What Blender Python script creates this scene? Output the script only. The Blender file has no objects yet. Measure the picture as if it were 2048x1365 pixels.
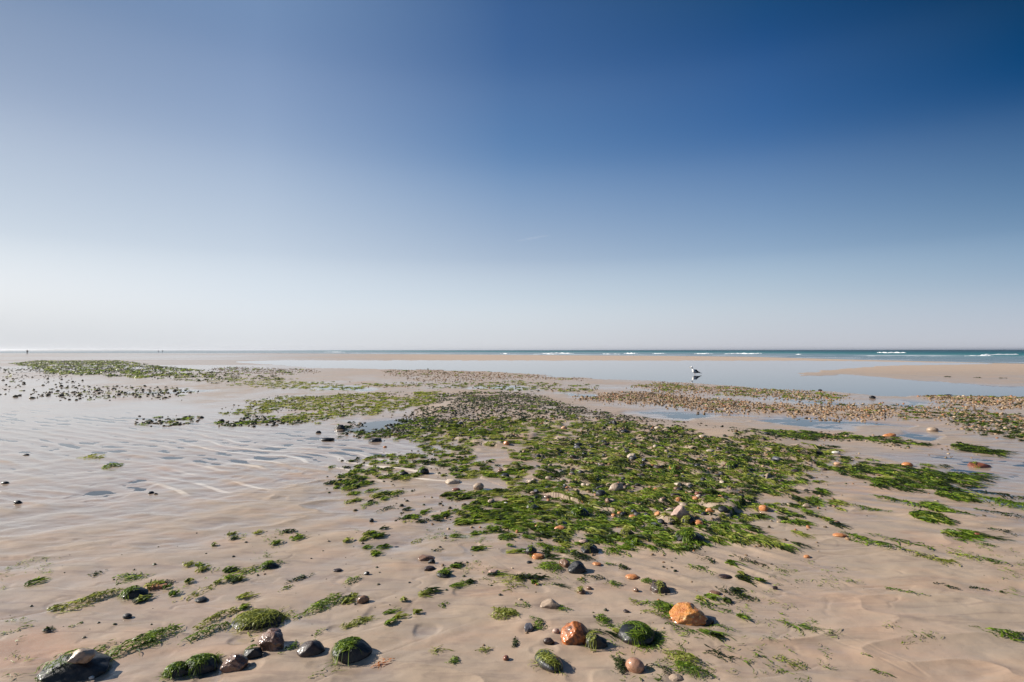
import bpy, math, random
import numpy as np
from mathutils import Matrix, Vector
R = math.radians
C = bpy.context.scene.collection
SC = bpy.context.scene

# ------------------------------------------------------------------ camera
CAM_H = 1.5
FPX = 1138.0                                   # focal length in pixels of the 2048 px wide photograph
PITCH = math.atan(18.0 / FPX)
ROLL = -0.0011
cam_d = bpy.data.cameras.new("camera")
cam_d.sensor_width = 36.0
cam_d.lens = FPX / 2048 * 36.0
cam_d.clip_start = 0.05
cam_d.clip_end = 90000
cam = bpy.data.objects.new("camera", cam_d)
C.objects.link(cam)
CM = Matrix.Rotation(math.pi / 2 + PITCH, 4, 'X') @ Matrix.Rotation(ROLL, 4, 'Z')
cam.matrix_world = Matrix.Translation((0, 0, CAM_H)) @ CM
SC.camera = cam
MN = np.array(CM.to_3x3())

# ------------------------------------------------------------------ light
SUN_AZ, SUN_EL = -80.0, 29.0                   # degrees from the view direction (+Y), negative = left
sun_d = bpy.data.lights.new("sun", 'SUN')
sun_d.energy = 4.9
sun_d.angle = R(0.53)
sun_d.color = (1.0, 0.93, 0.84)
sun = bpy.data.objects.new("sun", sun_d)
C.objects.link(sun)
sdir = Vector((math.sin(R(SUN_AZ)) * math.cos(R(SUN_EL)), math.cos(R(SUN_AZ)) * math.cos(R(SUN_EL)), math.sin(R(SUN_EL))))
sun.rotation_euler = sdir.to_track_quat('Z', 'Y').to_euler()

world = bpy.data.worlds.new("World")
SC.world = world
world.use_nodes = True
wt = world.node_tree
wn, wl = wt.nodes, wt.links
bg = wn["Background"]
sky = wn.new('ShaderNodeTexSky')
sky.sky_type = 'NISHITA'
sky.sun_disc = False
sky.sun_elevation = R(SUN_EL)
sky.sun_rotation = R(SUN_AZ)
sky.altitude = 0
sky.air_density = 1.0
sky.dust_density = 0.6
sky.ozone_density = 2.0


def lin(c):
    return tuple((v / 255 / 12.92) if v / 255 <= .04045 else ((v / 255 + .055) / 1.055) ** 2.4 for v in c)


# the clear sky of the photograph by direction: azimuth away from the sun (degrees) and height above the horizon
SKYROWS = (0, 4.5, 9, 17.5, 25.5, 33, 60)
SKYCOLS = [
    (0, [(228, 230, 232), (236, 238, 242), (226, 232, 240), (208, 217, 231), (188, 201, 222), (162, 180, 208), (110, 135, 175)]),
    (38, [(208, 211, 216), (230, 234, 238), (205, 216, 228), (164, 180, 204), (126, 148, 180), (108, 135, 172), (80, 110, 150)]),
    (56, [(218, 221, 226), (220, 228, 236), (198, 211, 226), (158, 178, 206), (124, 149, 186), (107, 136, 174), (60, 95, 140)]),
    (80, [(212, 214, 219), (205, 216, 226), (170, 188, 210), (112, 145, 186), (76, 112, 161), (55, 92, 142), (36, 74, 120)]),
    (104, [(200, 202, 210), (187, 201, 214), (145, 171, 199), (82, 120, 168), (42, 86, 140), (26, 69, 110), (22, 60, 102)]),
    (122, [(196, 199, 208), (166, 184, 203), (118, 149, 181), (48, 90, 138), (10, 57, 98), (2, 43, 76), (14, 50, 90)]),
    (180, [(190, 193, 200), (165, 183, 205), (130, 155, 188), (70, 105, 152), (35, 75, 122), (25, 62, 108), (22, 58, 100)])]
tc = wn.new('ShaderNodeTexCoord')
sep = wn.new('ShaderNodeSeparateXYZ')
wl.new(tc.outputs['Generated'], sep.inputs[0])


def wmath(op, a, b=None):
    n = wn.new('ShaderNodeMath')
    n.operation = op
    for i, v in enumerate((a, b)):
        if v is None:
            continue
        if isinstance(v, (int, float)):
            n.inputs[i].default_value = v
        else:
            wl.new(v, n.inputs[i])
    return n.outputs[0]


elev = wmath('MULTIPLY', wmath('ARCSINE', sep.outputs['Z']), 180 / math.pi / 60.0)
sa, ca = math.sin(R(SUN_AZ)), math.cos(R(SUN_AZ))
fwd = wmath('ADD', wmath('MULTIPLY', sep.outputs['X'], sa), wmath('MULTIPLY', sep.outputs['Y'], ca))
sid = wmath('ABSOLUTE', wmath('SUBTRACT', wmath('MULTIPLY', sep.outputs['X'], ca), wmath('MULTIPLY', sep.outputs['Y'], sa)))
dl = wmath('MULTIPLY', wmath('ARCTAN2', sid, fwd), 180 / math.pi)
prev = None
for k, (dg, cols) in enumerate(SKYCOLS):
    rp = wn.new('ShaderNodeValToRGB')
    rp.color_ramp.interpolation = 'B_SPLINE' if False else 'CARDINAL'
    e = rp.color_ramp.elements
    while len(e) < len(cols):
        e.new(.5)
    for i, c in enumerate(cols):
        e[i].position = SKYROWS[i] / 60.0
        e[i].color = (*lin(c), 1)
    wl.new(elev, rp.inputs[0])
    if prev is None:
        prev = rp.outputs[0]
    else:
        mr = wn.new('ShaderNodeMapRange')
        mr.interpolation_type = 'LINEAR'
        wl.new(dl, mr.inputs['Value'])
        mr.inputs['From Min'].default_value = SKYCOLS[k - 1][0]
        mr.inputs['From Max'].default_value = dg
        mx = wn.new('ShaderNodeMix')
        mx.data_type = 'RGBA'
        wl.new(mr.outputs[0], mx.inputs[0])
        wl.new(prev, mx.inputs[6])
        wl.new(rp.outputs[0], mx.inputs[7])
        prev = mx.outputs[2]
EXPO = 0.68
# mostly the measured gradient, with a share of the physical sky for the glow round the sun
mixs = wn.new('ShaderNodeMix')
mixs.data_type = 'RGBA'
mixs.inputs[0].default_value = 0.99
gain = wn.new('ShaderNodeVectorMath')
gain.operation = 'SCALE'
gain.inputs['Scale'].default_value = 1 / 0.1 / 2 ** EXPO
wl.new(prev, gain.inputs[0])
wl.new(sky.outputs[0], mixs.inputs[6])
wl.new(gain.outputs[0], mixs.inputs[7])
wl.new(mixs.outputs[2], bg.inputs['Color'])
bg.inputs['Strength'].default_value = 0.1

SC.view_settings.view_transform = 'Standard'
SC.view_settings.look = 'None'
SC.view_settings.exposure = EXPO
SC.view_settings.gamma = 1.0
SC.cycles.max_bounces = 8
SC.cycles.transparent_max_bounces = 16
SC.cycles.caustics_reflective = False
SC.cycles.caustics_refractive = False


# ------------------------------------------------------------------ pixel <-> ground
def at(px, py, z=0.0):
    """world point on the level z seen at a pixel of the 2048x1365 photograph"""
    d = MN @ np.array([(px - 1024.0) / FPX, (682.5 - py) / FPX, -1.0])
    t = (z - CAM_H) / d[2]
    return d[0] * t, d[1] * t


def pix(x, y, z=0.0):
    """arrays of world points -> pixels"""
    p = np.stack([x, y, z - CAM_H + 0 * x], -1) @ MN
    w = np.maximum(-p[..., 2], 0.05)
    return 1024 + FPX * p[..., 0] / w, 682.5 - FPX * p[..., 1] / w


def dist(px, py):
    x, y = at(px, py)
    return math.hypot(x, y)


# ------------------------------------------------------------------ numpy noise
def _h(ix, iy, s):
    n = (ix * 374761393 + iy * 668265263 + s * 974634777) & 0xffffffff
    n = ((n ^ (n >> 13)) * 1274126177) & 0xffffffff
    return ((n ^ (n >> 16)) & 0xffff) / 65535.0


def noise(x, y, s=0):
    """smooth value noise, about -1..1"""
    fx, fy = np.floor(x), np.floor(y)
    ix, iy = fx.astype(np.int64), fy.astype(np.int64)
    u, v = x - fx, y - fy
    u, v = u * u * u * (u * (u * 6 - 15) + 10), v * v * v * (v * (v * 6 - 15) + 10)
    a, b, c, d = _h(ix, iy, s), _h(ix + 1, iy, s), _h(ix, iy + 1, s), _h(ix + 1, iy + 1, s)
    return ((a + (b - a) * u) * (1 - v) + (c + (d - c) * u) * v) * 2 - 1


def fbm(x, y, s=0, o=4, g=0.5):
    t, a, n = 0, 1.0, 0
    for k in range(o):
        t = t + a * noise(x, y, s + k * 17)
        n += a
        a *= g
        x, y = x * 1.93 + 7.3, y * 2.07 - 3.1
    return t / n


def sstep(a, b, x):
    t = np.clip((x - a) / (b - a), 0, 1)
    return t * t * (3 - 2 * t)


def band(px, py, top, bot, f):
    """soft mask between two polylines given as (x, y) lists; f = feather in px"""
    xt, yt = zip(*top)
    xb, yb = zip(*bot)
    T, B = np.interp(px, xt, yt), np.interp(px, xb, yb)
    s = np.minimum(py - T, B - py)
    s = np.where((px < xt[0]) | (px > xt[-1] + (5000 if xt[-1] >= 2048 else 0)), -9, s)
    return sstep(-f * 0.5, f * 0.5, s)


def pool_band(px, py, top, bot, f):
    xt, yt = zip(*top)
    xb, yb = zip(*bot)
    T, B = np.interp(px, xt, yt), np.interp(px, xb, yb)
    e = np.clip(np.minimum(px - xt[0], xt[-1] - px) / (.38 * (xt[-1] - xt[0])), 0, 1)
    hw = (B - T) / 2 * np.sqrt(e) + (e <= 0) * -9
    s = hw - np.abs(py - (T + B) / 2)
    return sstep(-f * 0.25, f * 0.5, s)


def blob(px, py, cx, cy, rx, ry):
    return np.exp(-(((px - cx) / rx) ** 2 + ((py - cy) / ry) ** 2) ** 1.5)


def inpoly(px, py, poly):
    c = np.zeros(px.shape, bool)
    n = len(poly)
    for i in range(n):
        x0, y0 = poly[i]
        x1, y1 = poly[(i + 1) % n]
        if y0 == y1:
            continue
        k = ((y0 > py) != (y1 > py)) & (px < (x1 - x0) * (py - y0) / (y1 - y0) + x0)
        c ^= k
    return c


# ------------------------------------------------------------------ hand-placed stones: px, py, w, h, colour, edges(0 round..1 sharp), yaw, weed(0..1), label, category, extra
STONES = [
    (150, 1336, 104, 46, 'black', .7, .2, .12, 'big black craggy rock under a pale tan stone, weed at its foot', {}),
    (163, 1315, 38, 22, 'tan', .8, .3, 0, 'pale tan stone lying on top of the big black craggy rock', {'z': .07, 'c': 1.1}),
    (402, 1329, 56, 42, 'black', .5, .3, .95, 'black stone matted with pale green weed, beside the rust brown rock', {'c': .7}),
    (356, 1343, 42, 30, 'black', .5, .5, .7, 'small dark stone capped by a pointed green tuft near the bottom edge', {'c': .7}),
    (470, 1330, 58, 36, 'rust', .95, -.4, 0, 'rust brown jagged rock with glossy facets beside the weed matted stone', {}),
    (507, 1311, 34, 24, 'black', .6, .6, .1, 'low dark stone leaning against the jagged rust brown rock', {}),
    (541, 1290, 58, 40, 'rust', .9, -.5, 0, 'glistening brown rock with a grey end, above the leaf shaped stone', {}),
    (622, 1306, 50, 30, 'darkbrown', .3, .35, 0, 'smooth leaf shaped dark brown stone pointing at the jagged brown rocks', {}),
    (703, 1306, 74, 48, 'black', .2, .1, .6, 'rounded black stone half wrapped in bright green weed', {'c': .8}),
    (514, 1239, 88, 42, 'black', .3, .3, .8, 'long low black stone combed over with yellow green weed', {'c': .7}),
    (270, 1190, 42, 20, 'black', .4, .4, .5, 'flat black stone with a weedy end beside a reddish stone', {}),
    (312, 1176, 38, 14, 'orange', .6, .1, .15, 'flat reddish orange stone just behind a flat black stone', {}),
    (255, 1238, 15, 10, 'black', .4, 0, 0, 'lone round black pebble on bare sand near the bottom corner', {}),
    (402, 1203, 22, 9, 'black', .4, .3, 0, 'small black pebble under a sprig of yellowish weed', {}),
    (97, 1270, 8, 6, 'grey', .4, 0, 0, 'tiny grey pebble trailing one hair of weed', {}),
    (183, 1357, 9, 8, 'white', .2, 0, 0, 'tiny white pebble at the foot of the big craggy stone', {}),
    (35, 1008, 13, 7, 'black', .4, 0, 0, 'black pebble on wet sand at the left edge', {}),
    (301, 988, 12, 6, 'black', .6, 0, 0, 'larger of two dark touching pebbles on the wet flat', {}),
    (311, 990, 8, 4, 'darkbrown', .6, 0, 0, 'smaller of two dark touching pebbles on the wet flat', {}),
    (52, 911, 11, 4, 'black', .5, 0, 0, 'flat black pebble alone in the rippled film of water', {}),
    (10, 968, 12, 5, 'black', .5, 0, 0, 'black pebble cut by the left edge on wet sand', {}),
    (540, 1133, 34, 15, 'black', .6, .2, .5, 'dark stone poking out of a fringe of green weed, end of a bright ripple', {}),
    (726, 1203, 24, 19, 'brown', .2, .3, 0, 'round brown cockle sized stone with a pale edge behind weed', {}),
    (718, 1203, 12, 17, 'white', .3, -1.2, 0, 'thin white shell fragment leaning on the round brown stone', {}),
    (733, 1153, 12, 9, 'black', .6, 0, 0, 'small black pebble just behind a pale green sprig', {}),
    (675, 1145, 18, 7, 'darkbrown', .5, 0, 0, 'low dark pebble at the end of a long bright ripple', {}),
    (725, 1090, 7, 4, 'darkbrown', .5, 0, 0, 'tiny dark pebble beside a short bright ripple', {}),
    (863, 1128, 19, 12, 'black', .7, 0, 0, 'black pebble between a flat brown stone and a mottled one', {}),
    (858, 1141, 28, 12, 'darkbrown', .7, .1, 0, 'mottled dark stone nearest in the small heap of three', {}),
    (852, 1119, 34, 8, 'brown', .8, .25, 0, 'flat reddish brown slab at the back of a small heap of three', {}),
    (886, 1153, 28, 14, 'black', .3, -.2, .8, 'small rounded stone furred with green weed below the heap of three', {}),
    (986, 1148, 26, 10, 'pink', .8, .1, 0, 'pale pinkish stone at the upper end of a weed spray', {}),
    (1056, 1259, 24, 34, 'slate', .6, 1.2, 0, 'upright slate grey stone with a pointed tip beside dark weed', {}),
    (1012, 1321, 14, 24, 'redbrown', .1, 1.4, 0, 'smooth upright red brown pebble on bare sand', {}),
    (1098, 1322, 44, 50, 'gloss', .2, .55, .3, 'glossy black egg shaped stone with a white glint and weedy flank', {'b': 1.9, 'c': .8}),
    (1098, 1291, 24, 18, 'darkbrown', .7, 0, 0, 'small dark stone touching the top of the glossy egg shaped stone', {}),
    (1112, 1273, 15, 13, 'pink', .3, 0, 0, 'small pinkish pebble touching the big orange and black rock', {}),
    (1153, 1279, 68, 50, 'orangeblack', .7, -.35, 0, 'big rock with a bright orange crest and a black shaded front', {}),
    (1192, 1291, 46, 38, 'black', .6, -.3, .2, 'second black rock set against the big orange crested rock', {}),
    (1271, 1268, 66, 56, 'black', .2, -.6, .95, 'dome of stone wholly covered in combed dark green weed', {'b': 1.3, 'c': .62}),
    (1378, 1234, 72, 44, 'crystal', .8, -.4, 0, 'bright orange crystalline rock, the most vivid on the sand', {}),
    (1415, 1243, 24, 26, 'black', .7, -.5, 0, 'black stone in the shade of the bright orange crystalline rock', {}),
    (1270, 1339, 38, 30, 'pinkbrown', .15, -.3, 0, 'smooth pink brown egg shaped pebble with a bright glint', {}),
    (1352, 1362, 30, 12, 'tan', .6, 0, 0, 'tan stone cut by the bottom edge under drooping weed', {}),
    (1265, 1158, 28, 11, 'orange', .15, 0, 0, 'flat lens shaped orange pebble alone on bare sand', {}),
    (1322, 1180, 44, 26, 'darkbrown', .95, -.5, .1, 'dark fin shaped stone with a long tapering end', {}),
    (1450, 1157, 25, 8, 'darkbrown', .3, -.2, 0, 'flat dark brown pebble sunk in sand behind the vivid orange rock', {}),
    (1430, 1190, 22, 7, 'brown', .3, -.4, 0, 'faint brown sliver of stone almost buried in sand', {}),
    (1163, 1188, 22, 14, 'brown', .8, 0, .1, 'small brown blocky stone with a pale top, alone mid sand', {}),
    (1100, 1212, 46, 22, 'tan', .8, -.7, 0, 'half buried tan slab ending in a sprig of weed', {}),
    (1155, 1143, 40, 27, 'black', .4, -.2, 0, 'black humped stone with a tan rim on its lit side', {}),
    (1130, 1133, 26, 22, 'brown', .7, -.9, 0, 'brown stone wedged between pale weed and a black hump', {}),
    (1076, 1117, 26, 14, 'orange', .4, 0, 0, 'orange stone tucked against a weed topped dark one', {}),
    (1062, 1108, 24, 22, 'black', .4, .3, .7, 'weed topped dark stone with an orange neighbour', {}),
    (1167, 1088, 26, 16, 'pink', .7, -.5, 0, 'pale pink stone sitting on top of a larger dark one', {}),
    (1180, 1100, 40, 22, 'black', .5, -.4, .1, 'larger dark stone under a pale pink one', {}),
    (1195, 1133, 20, 9, 'orange', .6, 0, 0, 'small reddish orange pebble beyond the black humped stone', {}),
    (1273, 1090, 26, 15, 'black', .4, -.3, .5, 'small dark stone with green skin on clear sand', {}),
    (1256, 1071, 34, 18, 'darkbrown', .8, -.5, .2, 'mottled dark stone with a sloping tail of weed', {}),
    (1362, 1040, 38, 30, 'pink', .6, -.2, 0, 'large pale pink stone at the lower fringe of the weed bed', {}),
    (1376, 1048, 26, 26, 'black', .7, 0, .2, 'dark stone in the shadow of the large pale pink stone', {}),
    (1120, 1059, 28, 14, 'orange', .3, 0, 0, 'orange brown pebble below a dark grey one', {}),
    (1123, 1049, 26, 13, 'grey', .5, 0, .1, 'dark grey pebble sitting over an orange brown one', {}),
    (1076, 1057, 16, 8, 'orange', .4, 0, 0, 'small pinkish orange pebble by the edge of thin weed', {}),
    (1265, 1036, 18, 10, 'orange', .5, 0, 0, 'small orange pebble with a white spot under the weed bed', {}),
    (1316, 1038, 14, 14, 'orange', .6, 0, 0, 'upright orange pebble set in dark weed', {}),
    (1160, 1028, 40, 22, 'black', .3, -.3, .7, 'smooth dark weed skinned stone on clear sand below the weed bed', {}),
    (1380, 1080, 58, 28, 'black', .9, -.2, .45, 'dark pyramid shaped stone with weed on its lit face', {}),
    (1398, 1053, 22, 16, 'orange', .6, 0, 0, 'orange stone between the large pale pink stone and a dark pyramid', {}),
    (1420, 1026, 18, 18, 'orange', .6, 0, 0, 'tall orange pebble among streaming weed', {}),
    (1527, 1021, 20, 16, 'orange', .6, 0, 0, 'bright orange pebble with a shaded side at the weed bed fringe', {}),
    (1613, 1016, 18, 12, 'tan', .6, 0, 0, 'pale yellow stone with a dark side among streaming weed', {}),
    (1680, 1078, 24, 8, 'orange', .3, 0, 0, 'flat orange pebble at the very tip of the weed bed', {}),
    (1232, 982, 32, 28, 'tan', .4, .3, 0, 'tan humped stone, tallest in the middle of the weed bed', {}),
    (1263, 917, 24, 22, 'paletan', .6, 0, 0, 'cream stone standing clear of flattened weed', {}),
    (1350, 941, 26, 15, 'orange', .5, 0, .4, 'orange stone half under green weed in the middle of the bed', {}),
    (1168, 1007, 22, 8, 'orange', .6, 0, 0, 'flat vivid orange chip under the edge of dark weed', {}),
    (1395, 993, 14, 9, 'redbrown', .4, 0, 0, 'small red pebble in the streaming weed', {}),
    (1465, 941, 26, 17, 'black', .7, 0, .3, 'black pointed stone on a bare sand patch inside the weed bed', {}),
    (1815, 932, 19, 9, 'orange', .3, 0, 0, 'orange pebble standing alone on wet sand beyond the weed streams', {}),
    (1960, 932, 36, 8, 'redbrown', .5, 0, .1, 'long red brown stone crossed by weed near the pale film of water', {}),
    (1780, 873, 24, 9, 'orange', .7, 0, 0, 'orange flint knob beyond the weed bed, beside a small pool', {}),
    (1672, 909, 16, 7, 'white', .3, 0, 0, 'white topped pebble in the dark upper fringe of the weed bed', {}),
    (1676, 930, 16, 9, 'paleorange', .6, 0, 0, 'pale orange pebble in a gap in the green weed', {}),
    (1865, 862, 18, 9, 'tan', .5, 0, 0, 'tan cobble beside a lavender pool', {}),
    (1955, 1073, 10, 5, 'redbrown', .4, 0, 0, 'tiny dark red pebble on the sheeted sand', {}),
    (1897, 789, 20, 6, 'black', .6, 0, 0, 'dark flat topped boulder on the far rim of the cobble patch', {}),
    (1745, 797, 11, 7, 'black', .5, 0, 0, 'dark upright stone on the near shore of the big still pool', {}),
    (1640, 782, 8, 4, 'black', .5, 0, 0, 'small dark stone where the near shore bends at the big still pool', {}),
    (655, 879, 28, 9, 'black', .5, .3, 0, 'flat black stone standing in the shallow pool edge', {}),
    (752, 881, 36, 12, 'black', .6, .2, 0, 'long black stone with a pale top in the shallow pool edge', {}),
    (680, 856, 24, 13, 'black', .6, 0, .3, 'blocky black stone at the tip of the weedy bar', {}),
    (637, 865, 12, 7, 'black', .5, 0, 0, 'small black stone leading the weedy bar into the water', {}),
    (770, 894, 8, 5, 'orange', .5, 0, 0, 'tiny orange pebble below the long black stone', {}),
    (808, 951, 20, 13, 'black', .3, 0, .2, 'round black stone beside a conical one left of the weed bed', {}),
    (848, 946, 26, 17, 'black', .9, 0, .1, 'conical black stone with a pale flank left of the weed bed', {}),
    (912, 982, 18, 8, 'redbrown', .3, 0, 0, 'small red brown pebble in a sand gap by the weed bed', {}),
    (958, 977, 24, 19, 'tan', .4, .3, 0, 'tan stone with a black shaded side at the edge of the weed bed', {}),
    (983, 1007, 17, 14, 'tan', .3, .3, 0, 'rounded tan stone with a dark side below the weed', {}),
    (1011, 1011, 11, 8, 'white', .3, 0, 0, 'white pebble below the lower edge of the weed bed', {}),
    (1065, 1018, 24, 16, 'grey', .7, 0, .1, 'grey pointed stone beside dark weed below the bed', {}),
    (905, 966, 34, 12, 'paletan', .7, .3, 0, 'cream knobbly stone half in shade beside dark weed', {}),
    (1013, 893, 14, 10, 'orange', .5, 0, 0, 'pale orange pebble in thinning weed', {}),
    (1128, 860, 14, 9, 'paleorange', .2, 0, 0, 'round pale orange pebble set in dense green weed', {}),
    (1315, 867, 14, 8, 'paletan', .3, 0, 0, 'larger of the cream pebbles on the upper weed fringe', {}),
    (1405, 882, 16, 8, 'paletan', .4, 0, 0, 'cream pebble above a dark notch in the weed bed', {}),
    (1420, 906, 18, 7, 'paletan', .3, 0, 0, 'flat cream pebble in bright weed below a reddish patch', {}),
]
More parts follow.
